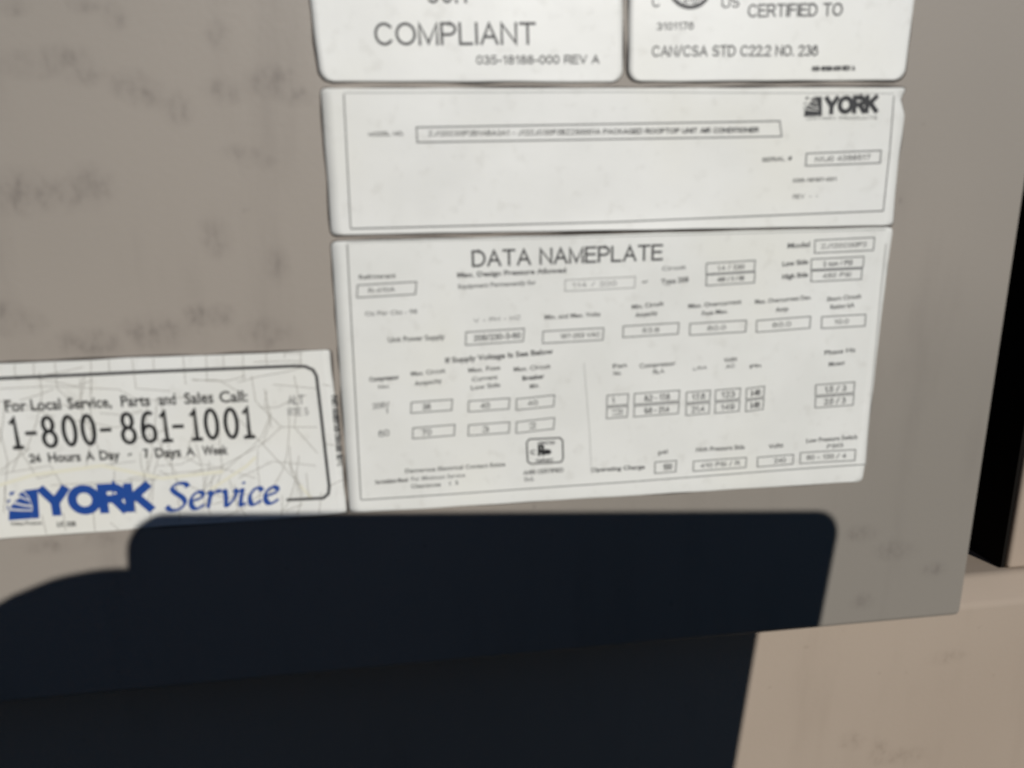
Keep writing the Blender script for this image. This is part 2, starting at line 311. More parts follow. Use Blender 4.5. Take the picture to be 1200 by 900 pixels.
   [[[-18.25, 243.31], [-14.56, 244.94]], 0.13, 'road', 'map_line', 0],
   [[[-51.91, 252.99], [-52.24, 249.87], [-53.79, 245.95], [-55.26, 243.11], [-56.53, 240.32]], 0.13, 'road', 'map_line', 0],
   [[[-23.37, 250.37], [-24.44, 245.23], [-26.07, 240.63], [-27.76, 238.43]], 0.13, 'road', 'map_line', 0],
   [[[-29.99, 260.74], [-26.77, 260.56], [-24.41, 261.74], [-20.9, 262.84]], 0.13, 'road', 'map_line', 0],
   [[[-65.38, 246.37], [-61.94, 246.64], [-58.74, 245.59]], 0.13, 'road', 'map_line', 0],
   [[[-24.55, 271.34], [-21.03, 271.24]], 0.13, 'road', 'map_line', 0],
   [[[-61.3, 268.37], [-61.88, 265.63], [-62.8, 263.39]], 0.13, 'road', 'map_line', 0],
   [[[-50.19, 248.87], [-46.35, 246.13], [-43.31, 244.36], [-38.26, 242.17], [-33.11, 242.93]], 0.13, 'road', 'map_line', 0],
   [[[-44.49, 237.9], [-40.08, 237.72], [-34.77, 239.97], [-32.17, 242.13], [-28.94, 243.55]], 0.13, 'road', 'map_line', 0],
   [[[-73.2, 268.21], [-70.0, 268.58], [-65.02, 269.41], [-61.19, 270.12]], 0.13, 'road', 'map_line', 0],
   [[[-66.92, 266.22], [-69.43, 265.23], [-73.17, 264.27]], 0.13, 'road', 'map_line', 0],
   [[[-55.67, 255.58], [-51.86, 255.85], [-47.44, 257.4]], 0.13, 'road', 'map_line', 0],
   [[[-50.56, 249.83], [-45.94, 249.89], [-42.6, 251.58]], 0.13, 'road', 'map_line', 0],
   [[[-75.78, 262.1], [-71.0, 262.52], [-67.45, 260.74]], 0.13, 'road', 'map_line', 0],
   [[[-41.9, 266.76], [-37.5, 266.61], [-35.55, 265.45], [-32.65, 263.05]], 0.13, 'road', 'map_line', 0],
   [[[-36.38, 244.96], [-36.28, 239.11]], 0.13, 'road', 'map_line', 0],
   [[[-25.02, 252.47], [-25.23, 247.76], [-23.61, 243.22]], 0.13, 'road', 'map_line', 0],
   [[[-24.34, 247.14], [-23.5, 243.08], [-23.79, 240.18], [-24.68, 237.61]], 0.13, 'road', 'map_line', 0],
   [[[-48.78, 263.84], [-49.86, 258.36], [-49.79, 255.93], [-48.79, 251.34], [-47.39, 248.8]], 0.13, 'road', 'map_line', 0],
   [[[-38.07, 256.9], [-38.31, 253.74], [-38.36, 248.41], [-40.51, 243.07]], 0.13, 'road', 'map_line', 0],
   [[[-42.6, 261.05], [-42.94, 256.17], [-44.49, 253.09]], 0.13, 'road', 'map_line', 0],
   [[[-50.87, 262.38], [-51.23, 258.3], [-50.81, 253.05], [-52.22, 249.19], [-52.16, 246.61]], 0.13, 'road', 'map_line', 0],
   [[[-78.36, 248.11], [-78.86, 245.62], [-78.39, 241.7]], 0.13, 'road', 'map_line', 0],
   [[[-68.93, 269.59], [-69.14, 265.16], [-70.89, 259.8], [-72.32, 257.03], [-73.65, 254.28]], 0.13, 'road', 'map_line', 0],
   [[[-51.27, 247.78], [-52.24, 242.81], [-53.25, 238.11]], 0.13, 'road', 'map_line', 0],
   [[[-20.92, 268.58], [-24.58, 267.62], [-29.75, 266.98], [-33.75, 265.95]], 0.13, 'road', 'map_line', 0],
   [[[-40.22, 247.6], [-41.26, 243.22], [-43.02, 239.94]], 0.13, 'road', 'map_line', 0],
   [[[-74.42, 256.96], [-74.9, 253.84], [-76.68, 250.3]], 0.13, 'road', 'map_line', 0],
   [[[-47.21, 248.7], [-47.32, 242.95], [-47.5, 237.93]], 0.13, 'road', 'map_line', 0],
   [[[-37.23, 246.2], [-36.56, 241.7], [-34.61, 237.85]], 0.13, 'road', 'map_line', 0],
   [[[-19.58, 242.15], [-20.34, 237.64]], 0.13, 'road', 'map_line', 0],
   [[[-48.83, 251.45], [-44.88, 251.2], [-42.73, 249.68], [-39.97, 249.24]], 0.13, 'road', 'map_line', 0],
   [[[-23.46, 239.87], [-27.12, 238.72]], 0.13, 'road', 'map_line', 0],
   [[[-48.7, 255.0], [-49.81, 252.02], [-51.33, 248.26], [-52.44, 244.38], [-53.36, 241.4]], 0.13, 'road', 'map_line', 0],
   [[[-40.62, 250.3], [-41.29, 247.0], [-43.49, 241.98]], 0.13, 'road', 'map_line', 0],
   [[[-59.48, 261.07], [-54.68, 260.38], [-51.79, 261.12]], 0.13, 'road', 'map_line', 0],
   [[[-61.97, 268.06], [-62.39, 265.33], [-62.69, 260.7], [-61.58, 258.05], [-60.43, 252.82]], 0.13, 'road', 'map_line', 0],
   [[[-72.76, 254.83], [-76.85, 251.98], [-78.81, 250.56]], 0.13, 'road', 'map_line', 0],
   [[[-42.78, 241.14], [-39.91, 241.23], [-36.84, 242.55]], 0.13, 'road', 'map_line', 0],
   [[[-42.17, 266.94], [-38.79, 266.51], [-35.47, 266.35], [-32.1, 267.22]], 0.13, 'road', 'map_line', 0],
   [[[-75.7, 264.71], [-76.91, 259.38], [-77.75, 256.77], [-79.64, 253.78]], 0.13, 'road', 'map_line', 0],
   [[[-27.32, 242.02], [-27.78, 237.57]], 0.13, 'road', 'map_line', 0],
   [[[-22.24, 246.57], [-22.08, 240.73]], 0.13, 'road', 'map_line', 0],
   [[[-55.58, 247.51], [-55.76, 244.98], [-55.5, 240.22]], 0.13, 'road', 'map_line', 0],
   [[[-42.04, 246.88], [-42.55, 242.0], [-41.41, 238.81]], 0.13, 'road', 'map_line', 0],
   [[[-58.91, 253.66], [-58.42, 249.08], [-58.91, 246.35]], 0.13, 'road', 'map_line', 0],
   [[[-30.39, 269.88], [-25.41, 269.87], [-21.25, 269.67]], 0.13, 'road', 'map_line', 0],
   [[[-48.13, 262.09], [-48.45, 258.03], [-47.72, 252.5], [-47.81, 247.38]], 0.13, 'road', 'map_line', 0],
   [[[-31.13, 252.05], [-31.57, 249.38], [-31.52, 245.41], [-31.86, 240.18]], 0.13, 'road', 'map_line', 0],
   [[[-28.42, 264.11], [-28.98, 261.57], [-28.15, 256.43]], 0.13, 'road', 'map_line', 0],
   [[[-24.58, 259.73], [-24.83, 255.81], [-25.6, 251.07], [-26.81, 247.4], [-29.68, 242.74]], 0.13, 'road', 'map_line', 0],
   [[[-60.24, 267.05], [-61.0, 262.65], [-61.15, 259.38], [-62.06, 255.1], [-63.4, 250.6]], 0.13, 'road', 'map_line', 0],
   [[[-66.93, 263.19], [-63.03, 262.49], [-60.18, 263.54]], 0.13, 'road', 'map_line', 0],
   [[[-75.99, 264.01], [-72.41, 263.32], [-69.46, 262.27]], 0.13, 'road', 'map_line', 0],
   [[[-66.11, 260.13], [-61.62, 259.42], [-57.37, 258.14], [-53.88, 258.23]], 0.13, 'road', 'map_line', 0],
   [[[-28.02, 259.33], [-30.28, 254.72], [-32.42, 252.48], [-35.91, 249.77], [-38.64, 247.48]], 0.13, 'road', 'map_line', 0],
   [[[-53.24, 252.71], [-53.43, 249.99], [-52.52, 245.36]], 0.13, 'road', 'map_line', 0],
   [[[-76.78, 271.17], [-77.09, 268.43]], 0.13, 'road', 'map_line', 0],
   [[[-72.97, 271.2], [-73.27, 268.44]], 0.13, 'road', 'map_line', 0],
   [[[-69.73, 271.22], [-70.01, 268.46]], 0.13, 'road', 'map_line', 0],
   [[[-56.56, 271.31], [-56.78, 268.51]], 0.13, 'road', 'map_line', 0],
   [[[-48.62, 271.37], [-48.8, 268.55]], 0.13, 'road', 'map_line', 0],
   [[[-35.86, 271.45], [-35.99, 268.6]], 0.13, 'road', 'map_line', 0],
   [[[-27.93, 271.51], [-28.02, 268.63]], 0.13, 'road', 'map_line', 0],
   [[[-21.5, 271.55], [-21.57, 268.66]], 0.13, 'road', 'map_line', 0],
   [[[-79.47, 247.68], [-73.11, 249.37], [-60.58, 250.52], [-49.94, 247.19], [-38.22, 247.89]], 0.7, 'yellowroad', 'map_line', 0],
   [[[-44.9, 241.78], [-33.54, 248.87], [-31.74, 250.56]], 0.6, 'yellowroad', 'map_line', 0],
   [[[-21.65, 241.12], [-23.63, 244.04]], 0.5, 'yellowroad', 'map_line', 0],
  ],
  'stroke': [
   ['1', -76.24, 255.02, -73.67, 255.01, 5.787, 0.74, 'black', 'digit', 'phone_number_digit'],
   ['-', -73.52, 255.01, -70.95, 254.99, 5.798, 0.74, 'black', 'digit', 'phone_number_digit'],
   ['8', -70.34, 254.99, -67.75, 254.98, 5.811, 0.74, 'black', 'digit', 'phone_number_digit'],
   ['0', -66.68, 254.97, -64.07, 254.96, 5.826, 0.74, 'black', 'digit', 'phone_number_digit'],
   ['0', -63.3, 254.95, -60.68, 254.94, 5.84, 0.74, 'black', 'digit', 'phone_number_digit'],
   ['-', -60.22, 254.94, -57.58, 254.93, 5.853, 0.74, 'black', 'digit', 'phone_number_digit'],
   ['8', -56.17, 254.92, -53.51, 254.9, 5.87, 0.74, 'black', 'digit', 'phone_number_digit'],
   ['6', -52.42, 254.9, -49.74, 254.89, 5.886, 0.74, 'black', 'digit', 'phone_number_digit'],
   ['1', -49.42, 254.88, -46.73, 254.87, 5.899, 0.74, 'black', 'digit', 'phone_number_digit'],
   ['-', -47.05, 254.87, -44.34, 254.86, 5.909, 0.74, 'black', 'digit', 'phone_number_digit'],
   ['1', -43.87, 254.86, -41.15, 254.84, 5.923, 0.74, 'black', 'digit', 'phone_number_digit'],
   ['0', -40.82, 254.84, -38.09, 254.83, 5.937, 0.74, 'black', 'digit', 'phone_number_digit'],
   ['0', -37.12, 254.82, -34.37, 254.81, 5.953, 0.74, 'black', 'digit', 'phone_number_digit'],
   ['1', -34.04, 254.81, -31.27, 254.79, 5.967, 0.74, 'black', 'digit', 'phone_number_digit'],
   ['Service', -49.62, 240.27, -27.79, 240.51, 5.673, 1.15, 'blue', 'script', 'script_lettering'],
  ],
  'logo': [[[-78.19, 246.19], [-72.78, 246.53], [-73.4, 240.43], [-78.97, 240.38]], 'blue'],
 },
}
SMUDGES_PANEL = [[-62.39, 323.07, 4.23, 2.29], [-56.8, 324.09, 3.52, 2.11], [-53.75, 321.4, 2.47, 1.76], [-46.3, 319.81, 2.82, 2.47], [-43.54, 318.15, 2.82, 2.11], [-39.49, 316.2, 2.11, 2.82], [-63.66, 331.96, 1.76, 1.41], [-52.2, 332.47, 2.11, 1.41], [-47.64, 330.97, 1.59, 2.11], [-31.16, 328.31, 1.59, 2.47], [-30.21, 319.11, 3.17, 2.11], [-22.75, 320.59, 3.88, 2.64], [-18.94, 318.34, 2.47, 1.76], [-68.05, 302.0, 4.58, 3.88], [-62.51, 301.51, 5.99, 2.82], [-55.2, 302.91, 2.82, 3.52], [-28.89, 308.38, 2.82, 1.41], [-26.61, 307.19, 2.47, 1.41], [-73.03, 279.86, 2.47, 3.17], [-69.14, 278.78, 2.11, 2.47], [-59.57, 274.61, 4.93, 2.47], [-48.04, 276.15, 4.58, 3.17], [-39.73, 279.12, 2.11, 2.11], [-35.72, 279.0, 2.11, 2.11], [-27.62, 275.11, 3.52, 2.82], [-35.11, 294.07, 2.11, 3.88], [-24.46, 288.05, 1.59, 3.52], [-72.31, 234.25, 4.23, 1.76], [-62.69, 234.98, 2.47, 1.76], [101.48, 223.85, 3.17, 2.11], [110.7, 218.8, 3.88, 2.47], [121.39, 212.83, 2.47, 2.11], [103.48, 206.06, 2.11, 2.11]]
SMUDGES_RAIL = [[118.53, 150.06, 3.05, 3.05], [127.42, 145.52, 2.18, 4.8], [136.29, 142.65, 5.67, 3.05], [144.67, 174.23, 4.36, 2.18]]

MM = 0.001
random.seed(5)

# ------------------------------------------------------------------ materials
def new_mat(name):
    m = bpy.data.materials.new(name); m.use_nodes = True
    return m, m.node_tree, m.node_tree.nodes['Principled BSDF']

def plain(name, col, rough=0.5, spec=0.4, metal=0.0):
    m, t, b = new_mat(name)
    b.inputs['Base Color'].default_value = (*col, 1); b.inputs['Roughness'].default_value = rough
    b.inputs['Specular IOR Level'].default_value = spec; b.inputs['Metallic'].default_value = metal
    return m

def math_node(t, op, a, b=None, clamp=False):
    n = t.nodes.new('ShaderNodeMath'); n.operation = op; n.use_clamp = clamp
    for i, v in enumerate((a, b)):
        if v is None: continue
        if isinstance(v, (int, float)): n.inputs[i].default_value = v
        else: t.links.new(v, n.inputs[i])
    return n.outputs[0]

def noise_node(t, vec, scale, detail=4, rough=0.55, stretch=None):
    if stretch:
        mp = t.nodes.new('ShaderNodeMapping'); mp.inputs['Scale'].default_value = stretch; t.links.new(vec, mp.inputs[0]); vec = mp.outputs[0]
    n = t.nodes.new('ShaderNodeTexNoise'); n.inputs['Scale'].default_value = scale; n.inputs['Detail'].default_value = detail; n.inputs['Roughness'].default_value = rough
    t.links.new(vec, n.inputs['Vector']); return n.outputs[0]

def ramp(t, fac, a, b, lo=0.0, hi=1.0):
    n = t.nodes.new('ShaderNodeMapRange'); n.interpolation_type = 'SMOOTHSTEP'
    n.inputs[1].default_value = a; n.inputs[2].default_value = b; n.inputs[3].default_value = lo; n.inputs[4].default_value = hi
    t.links.new(fac, n.inputs[0]); return n.outputs[0]

def mix(t, fac, a, b):
    n = t.nodes.new('ShaderNodeMix'); n.data_type = 'RGBA'
    if isinstance(fac, (int, float)): n.inputs[0].default_value = fac
    else: t.links.new(fac, n.inputs[0])
    for i, v in ((6, a), (7, b)):
        if isinstance(v, tuple): n.inputs[i].default_value = (*v, 1)
        else: t.links.new(v, n.inputs[i])
    return n.outputs[2]

def sheet_metal(name, base, alt_tone, dirt, smudges, rough=0.48, off=(0, 0, 0)):
    """weathered painted sheet steel: broad drift between two tones, oily hand smudges, fine orange peel"""
    m, t, b = new_mat(name)
    tc = t.nodes.new('ShaderNodeTexCoord'); o = tc.outputs['Object']
    mp = t.nodes.new('ShaderNodeMapping'); mp.inputs['Location'].default_value = off; t.links.new(o, mp.inputs[0])
    tone_noise = ramp(t, noise_node(t, mp.outputs[0], 5, 3, 0.5), 0.36, 0.64)
    grain = noise_node(t, o, 900, 3)
    streak = noise_node(t, o, 60, 4, 0.6, (1.0, 1.0, 0.22))
    col = mix(t, tone_noise, base, alt_tone)
    col = mix(t, ramp(t, streak, 0.50, 0.80, 0, 0.22), col, dirt)
    mask = None
    for (x, z, rx, rz) in smudges:
        vm = t.nodes.new('ShaderNodeVectorMath'); vm.operation = 'SUBTRACT'; t.links.new(o, vm.inputs[0]); vm.inputs[1].default_value = (x * MM, 0, z * MM)
        ml = t.nodes.new('ShaderNodeVectorMath'); ml.operation = 'MULTIPLY'; t.links.new(vm.outputs[0], ml.inputs[0]); ml.inputs[1].default_value = (1 / (1.3 * rx * MM), 0, 1 / (rz * MM))
        ln = t.nodes.new('ShaderNodeVectorMath'); ln.operation = 'LENGTH'; t.links.new(ml.outputs[0], ln.inputs[0])
        s = ramp(t, ln.outputs['Value'], 0.2, 1.5, 1, 0)
        mask = s if mask is None else math_node(t, 'MAXIMUM', mask, s)
    if mask is not None:
        blot = ramp(t, noise_node(t, o, 480, 3, 0.6, (1.0, 1.0, 0.6)), 0.40, 0.68)
        soft = ramp(t, noise_node(t, o, 110, 3, 0.6), 0.25, 0.75, 0.25, 1.0)
        fac = math_node(t, 'MULTIPLY', mask, math_node(t, 'MULTIPLY', math_node(t, 'ADD', math_node(t, 'MULTIPLY', blot, 0.75), 0.25), soft))
        col = mix(t, math_node(t, 'MULTIPLY', fac, 0.66), col, dirt)
    specks = ramp(t, noise_node(t, o, 260, 2, 0.5), 0.70, 0.76)
    col = mix(t, math_node(t, 'MULTIPLY', specks, 0.25), col, dirt)
    t.links.new(col, b.inputs['Base Color'])
    t.links.new(ramp(t, tone_noise, 0, 1, rough - 0.05, rough + 0.12), b.inputs['Roughness'])
    b.inputs['Specular IOR Level'].default_value = 0.35
    bp = t.nodes.new('ShaderNodeBump'); bp.inputs['Strength'].default_value = 0.12; bp.inputs['Distance'].default_value = 0.0003
    t.links.new(math_node(t, 'ADD', grain, math_node(t, 'MULTIPLY', noise_node(t, o, 22, 2), 5.0)), bp.inputs['Height']); t.links.new(bp.outputs[0], b.inputs['Normal'])
    return m

M_PANEL = sheet_metal('weathered grey paint', (0.302, 0.268, 0.230), (0.226, 0.205, 0.176), (0.120, 0.102, 0.090), SMUDGES_PANEL, off=(0.3, 0.1, 0.0))  # noise offset picked so the panel is paler left, darker right
M_RAIL = sheet_metal('tan painted rail', (0.328, 0.265, 0.208), (0.355, 0.290, 0.230), (0.210, 0.165, 0.125), SMUDGES_RAIL, 0.55)
M_POST = sheet_metal('tan painted post', (0.355, 0.285, 0.225), (0.385, 0.310, 0.245), (0.20, 0.16, 0.125), [], 0.5)
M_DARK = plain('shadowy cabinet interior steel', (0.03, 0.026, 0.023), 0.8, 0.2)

def paper(name, base, mott, yellow):
    m, t, b = new_mat(name)
    o = t.nodes.new('ShaderNodeTexCoord').outputs['Object']
    col = mix(t, ramp(t, noise_node(t, o, 55, 4), 0.35, 0.7), base, mott)
    col = mix(t, ramp(t, noise_node(t, o, 18, 3), 0.48, 0.74, 0, 0.75), col, yellow)
    col = mix(t, ramp(t, noise_node(t, o, 320, 3), 0.55, 0.72, 0, 0.14), col, (0.35, 0.33, 0.28))
    t.links.new(col, b.inputs['Base Color']); b.inputs['Roughness'].default_value = 0.42; b.inputs['Specular IOR Level'].default_value = 0.35
    bp = t.nodes.new('ShaderNodeBump'); bp.inputs['Strength'].default_value = 0.18; bp.inputs['Distance'].default_value = 0.0002
    t.links.new(noise_node(t, o, 260, 3), bp.inputs['Height']); t.links.new(bp.outputs[0], b.inputs['Normal'])
    return m
M_PAPER = {
    'compliance_label': paper('white vinyl compliance', (0.735, 0.733, 0.695), (0.695, 0.692, 0.655), (0.715, 0.705, 0.635)),
    'certification_label': paper('white vinyl certification', (0.735, 0.733, 0.695), (0.70, 0.697, 0.66), (0.715, 0.705, 0.635)),
    'model_label': paper('white vinyl model', (0.69, 0.688, 0.652), (0.65, 0.648, 0.612), (0.67, 0.66, 0.59)),
    'data_nameplate': paper('white vinyl data', (0.68, 0.680, 0.643), (0.64, 0.640, 0.602), (0.67, 0.66, 0.58)),
    'service_label': paper('map printed paper', (0.69, 0.69, 0.655), (0.645, 0.645, 0.61), (0.68, 0.665, 0.59)),
}
M_GLUE = plain('grimy adhesive edge', (0.075, 0.066, 0.058), 0.7, 0.2)
INK = {
    'black': plain('black print', (0.012, 0.012, 0.013), 0.45),
    'ink': plain('dark grey print', (0.032, 0.032, 0.033), 0.5),
    'small': plain('small grey print', (0.085, 0.085, 0.084), 0.5),
    'faintink': plain('worn grey print', (0.20, 0.20, 0.195), 0.5),
    'grey': plain('grey rule', (0.16, 0.16, 0.155), 0.5),
    'faint': plain('faint rule', (0.38, 0.38, 0.36), 0.5),
    'blue': plain('blue print', (0.014, 0.060, 0.26), 0.45),
    'road': plain('map road grey', (0.29, 0.275, 0.24), 0.5),
    'yellowroad': plain('map road yellow', (0.66, 0.64, 0.52), 0.5),
}

# ------------------------------------------------------------------ mesh helpers
def mesh_obj(name, verts, faces, mat, parent=None, smooth=False):
    me = bpy.data.meshes.new(name); me.from_pydata([tuple(v) for v in verts], [], faces); me.update()
    me.materials.append(mat)
    if smooth:
        for p in me.polygons: p.use_smooth = True
    o = bpy.data.objects.new(name, me); COL.objects.link(o)
    if parent is not None:
        o.parent = parent; o.location = -parent.location
    return o

def bm_obj(name, bm, mat, parent=None, smooth=False):
    me = bpy.data.meshes.new(name); bm.to_mesh(me); bm.free(); me.materials.append(mat)
    if smooth:
        for p in me.polygons: p.use_smooth = True
    o = bpy.data.objects.new(name, me); COL.objects.link(o)
    if parent is not None:
        o.parent = parent; o.location = -parent.location
    return o

def thing(name, loc, label, cat, group=None):
    o = bpy.data.objects.new(name, None); COL.objects.link(o); o.location = loc; o.empty_display_size = 0.02
    o['label'] = label; o['category'] = cat
    if group: o['group'] = group
    return o

def bevel_box(x0, x1, y0, y1, z0, z1, r, seg=3):
    bm = bmesh.new(); bmesh.ops.create_cube(bm, size=1.0)
    for v in bm.verts: v.co = Vector(((x0 + x1) / 2 + v.co.x * (x1 - x0), (y0 + y1) / 2 + v.co.y * (y1 - y0), (z0 + z1) / 2 + v.co.z * (z1 - z0)))
    if r: bmesh.ops.bevel(bm, geom=bm.edges[:], offset=r, segments=seg, affect='EDGES', profile=0.5)
    return bm

def extrude_profile(prof, x0, x1):
    """closed (y,z) outline drawn out along x"""
    n = len(prof)
    v = [(x0, y, z) for y, z in prof] + [(x1, y, z) for y, z in prof]
    fs = [(i, (i + 1) % n, n + (i + 1) % n, n + i) for i in range(n)] + [tuple(range(n - 1, -1, -1)), tuple(range(n, 2 * n))]
    return v, fs

# ------------------------------------------------------------------ the cabinet of the rooftop unit
RAIL_Y, POST_Y, LEDGE_Z, PANEL_B, PANEL_R = 0.0187, 0.0262, 0.1945, 0.1995, 0.1305
unit = thing('hvac_unit', (0.0, 0.06, 0.0), 'grey and tan painted sheet steel air conditioning cabinet carrying the white labels', 'air conditioner')
def panel_mesh():
    x0, x1, z0, z1, y1, r = -0.42, PANEL_R, PANEL_B, 0.62, 0.0165, 0.0016
    bm = bevel_box(x0, x1, 0.0, y1, z0, z1, r, 4)
    return bm
bm_obj('access_panel', panel_mesh(), M_PANEL, unit, True)
corner = [(RAIL_Y, 0.0), (RAIL_Y, LEDGE_Z - 0.0048), (0.0254, LEDGE_Z + 0.0006), (0.075, LEDGE_Z + 0.0006), (0.075, 0.0)]   # front, folded sloping lip, ledge
prof = []
for i, q in enumerate(corner):
    if i in (1, 2):
        p0, p1, p2 = Vector(corner[i - 1]), Vector(q), Vector(corner[i + 1]); r = 0.0014
        e0 = p1 + (p0 - p1).normalized() * r; e1 = p1 + (p2 - p1).normalized() * r
        for k in range(6):
            t_ = k / 5; prof.append(tuple(e0 * (1 - t_) ** 2 + p1 * 2 * t_ * (1 - t_) + e1 * t_ * t_))
    else: prof.append(q)
v, fs = extrude_profile(prof, -0.46, 0.36)
rail = mesh_obj('base_rail', v, fs, M_RAIL, unit)
for p in rail.data.polygons: p.use_smooth = 1 <= p.index <= 11
bm_obj('corner_post', bevel_box(0.1664, 0.215, POST_Y, 0.075, LEDGE_Z + 0.0009, 0.62, 0.0012), M_POST, unit, True)
bm_obj('gap_shade_strip', bevel_box(0.1652, 0.1662, POST_Y + 0.0012, 0.075, LEDGE_Z + 0.0009, 0.62, 0.0), plain('black gap shade', (0.008, 0.007, 0.006), 0.95, 0.05), unit)  # added black strip on the post side, paints in the shade of the gap
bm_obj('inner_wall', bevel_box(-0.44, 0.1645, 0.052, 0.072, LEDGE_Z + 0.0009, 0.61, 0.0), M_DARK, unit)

# ------------------------------------------------------------------ labels
def polyline_at(pts, v):
    seg = [math.dist(a, b) for a, b in zip(pts, pts[1:])]; tot = sum(seg); d = v * tot
    for (a, b), s in zip(zip(pts, pts[1:]), seg):
        if d <= s + 1e-9: q = d / s; return (a[0] + (b[0] - a[0]) * q, a[1] + (b[1] - a[1]) * q)
        d -= s
    return tuple(pts[-1])

def lift_of(name, seed):
    """height of the sheet above the panel in mm at (x, z) mm: thickness plus slow ripples of the vinyl"""
    L = LABELS[name]
    def lift(x, z):
        n1 = noise.noise(Vector((x / 26.0, z / 17.0, seed * 7.3))); n2 = noise.noise(Vector((x / 9.0, z / 7.0, seed * 3.1 + 40)))
        h = 0.20 + 0.17 * (n1 + 0.6) + 0.035 * n2
        if name == 'model_label':      # lower edge stands off the panel around its middle
            zb = L['left'][-1][1]; h += 0.42 * math.exp(-((x - 45) / 32) ** 2) * math.exp(-max(0.0, z - zb) / 3.0)
        if name == 'data_nameplate':   # free right and lower edges curl a little
            h += 0.35 * math.exp(-max(0.0, L['right'][-1][0] - x) / 5.0) + 0.22 * math.exp(-max(0.0, z - L['left'][-1][1] - 2) / 2.5)
        return max(0.16, h)
    return lift

def patch(L, grow=0.0, wob=0.0, seed=0):
    """grid over the label outline with rounded corners -> rows of (x, z)"""
    left, right, r = L['left'], L['right'], L['r'] + grow
    H = math.dist(left[0], left[-1]); W = math.dist(left[0], right[0])
    vs_ = sorted(set([0, 1] + [min(1, r / H * (1 - math.cos(k * math.pi / 12))) for k in range(7)] + [max(0, 1 - r / H * (1 - math.cos(k * math.pi / 12))) for k in range(7)] + [i / 34 for i in range(1, 34)]))
    keep = [0.0]
    for q in vs_[1:]:
        if q - keep[-1] > 0.0016: keep.append(q)
        elif q == 1: keep[-1] = 1.0
    vs_ = keep
    rows = []
    NU = 56
    for v in vs_:
        a, b = polyline_at(left, v), polyline_at(right, v)
        d = min(v, 1 - v) * H; ins = 0.0
        if d < r: ins = r - math.sqrt(max(0.0, r * r - (r - d) ** 2))
        row = []
        w = math.dist(a, b)
        ea = noise.noise(Vector((a[1] / 6.0, seed, 1.7))) * wob; eb = noise.noise(Vector((b[1] / 6.0, seed, 9.2))) * wob
        for i in range(NU + 1):
            u = i / NU
            u = (ins - grow + ea) / w + u * (1 - 2 * (ins - grow) / w - (ea + eb) / w)
            x, z = a[0] + (b[0] - a[0]) * u, a[1] + (b[1] - a[1]) * u
            z += grow * (1 - 2 * v)
            edge = max(0.0, 1 - min(v, 1 - v) * H / 4.0)
            z += edge * wob * noise.noise(Vector((x / 9.0, v * 3 + seed, 4.4)))
            row.append((x, z))
        rows.append(row)
    return rows

def sheet(name, rows, lift, mat, parent, back=0.0):
    nr, nc = len(rows), len(rows[0])
    V = [(x * MM, -lift(x, z) * MM, z * MM) for row in rows for x, z in row]
    F = [(r * nc + c, (r + 1) * nc + c, (r + 1) * nc + c + 1, r * nc + c + 1) for r in range(nr - 1) for c in range(nc - 1)]
    ring = [c for c in range(nc)] + [r * nc + nc - 1 for r in range(1, nr)] + [(nr - 1) * nc + c for c in range(nc - 2, -1, -1)] + [r * nc for r in range(nr - 2, 0, -1)]
    b0 = len(V)
    V += [(V[i][0], V[i][1] + 0.00016 if back else -0.00001, V[i][2]) for i in ring]
    n = len(ring)
    F += [(ring[i], ring[(i + 1) % n], b0 + (i + 1) % n, b0 + i) for i in range(n)]
    o = mesh_obj(name, V, F, mat, parent)
    for p in o.data.polygons[:(nr - 1) * (nc - 1)]: p.use_smooth = True
    return o

PRINT = 0.045   # mm, print stands this far above its sheet
def place(lift, x, z, k=0.0): return (x * MM, -(lift(x, z) + PRINT + k) * MM, z * MM)

def strip(pts, width, closed=False, step=3.0):
    """left and right edges of a line of constant width with mitred corners; long runs are subdivided"""
    P = [Vector(p) for p in pts]; Q = []
    m = len(P)
    for i in range(m if closed else m - 1):
        a, b = P[i], P[(i + 1) % m]; k = max(1, int((b - a).length / step))
        Q += [a + (b - a) * j / k for j in range(k)]
    if not closed: Q.append(P[-1])
    n = len(Q); out = []
    for i in range(n):
        d1 = (Q[i] - Q[i - 1]) if (i or closed) else (Q[1] - Q[0]); d2 = (Q[(i + 1) % n] - Q[i]) if (i < n - 1 or closed) else d1
        d1 = d1.normalized(); d2 = d2.normalized(); t = (d1 + d2)
        t = t.normalized() if t.length > 1e-6 else d1
        nrm = Vector((-t.y, t.x)); c = max(0.5, nrm.dot(Vector((-d1.y, d1.x))))
        out.append((Q[i] + nrm * width / 2 / c, Q[i] - nrm * width / 2 / c))
    return out

def strip_mesh(name, strips, lift, mat, parent):
    V, F = [], []; k = 0.0
    for s, closed in strips:
        b = len(V); n = len(s)
        for l, r in s: V += [place(lift, l[0], l[1], k), place(lift, r[0], r[1], k)]
        for i in range(n if closed else n - 1):
            j = (i + 1) % n; F.append((b + 2 * i, b + 2 * i + 1, b + 2 * j + 1, b + 2 * j))
        k += 0.0015
    return mesh_obj(name, V, F, mat, parent)

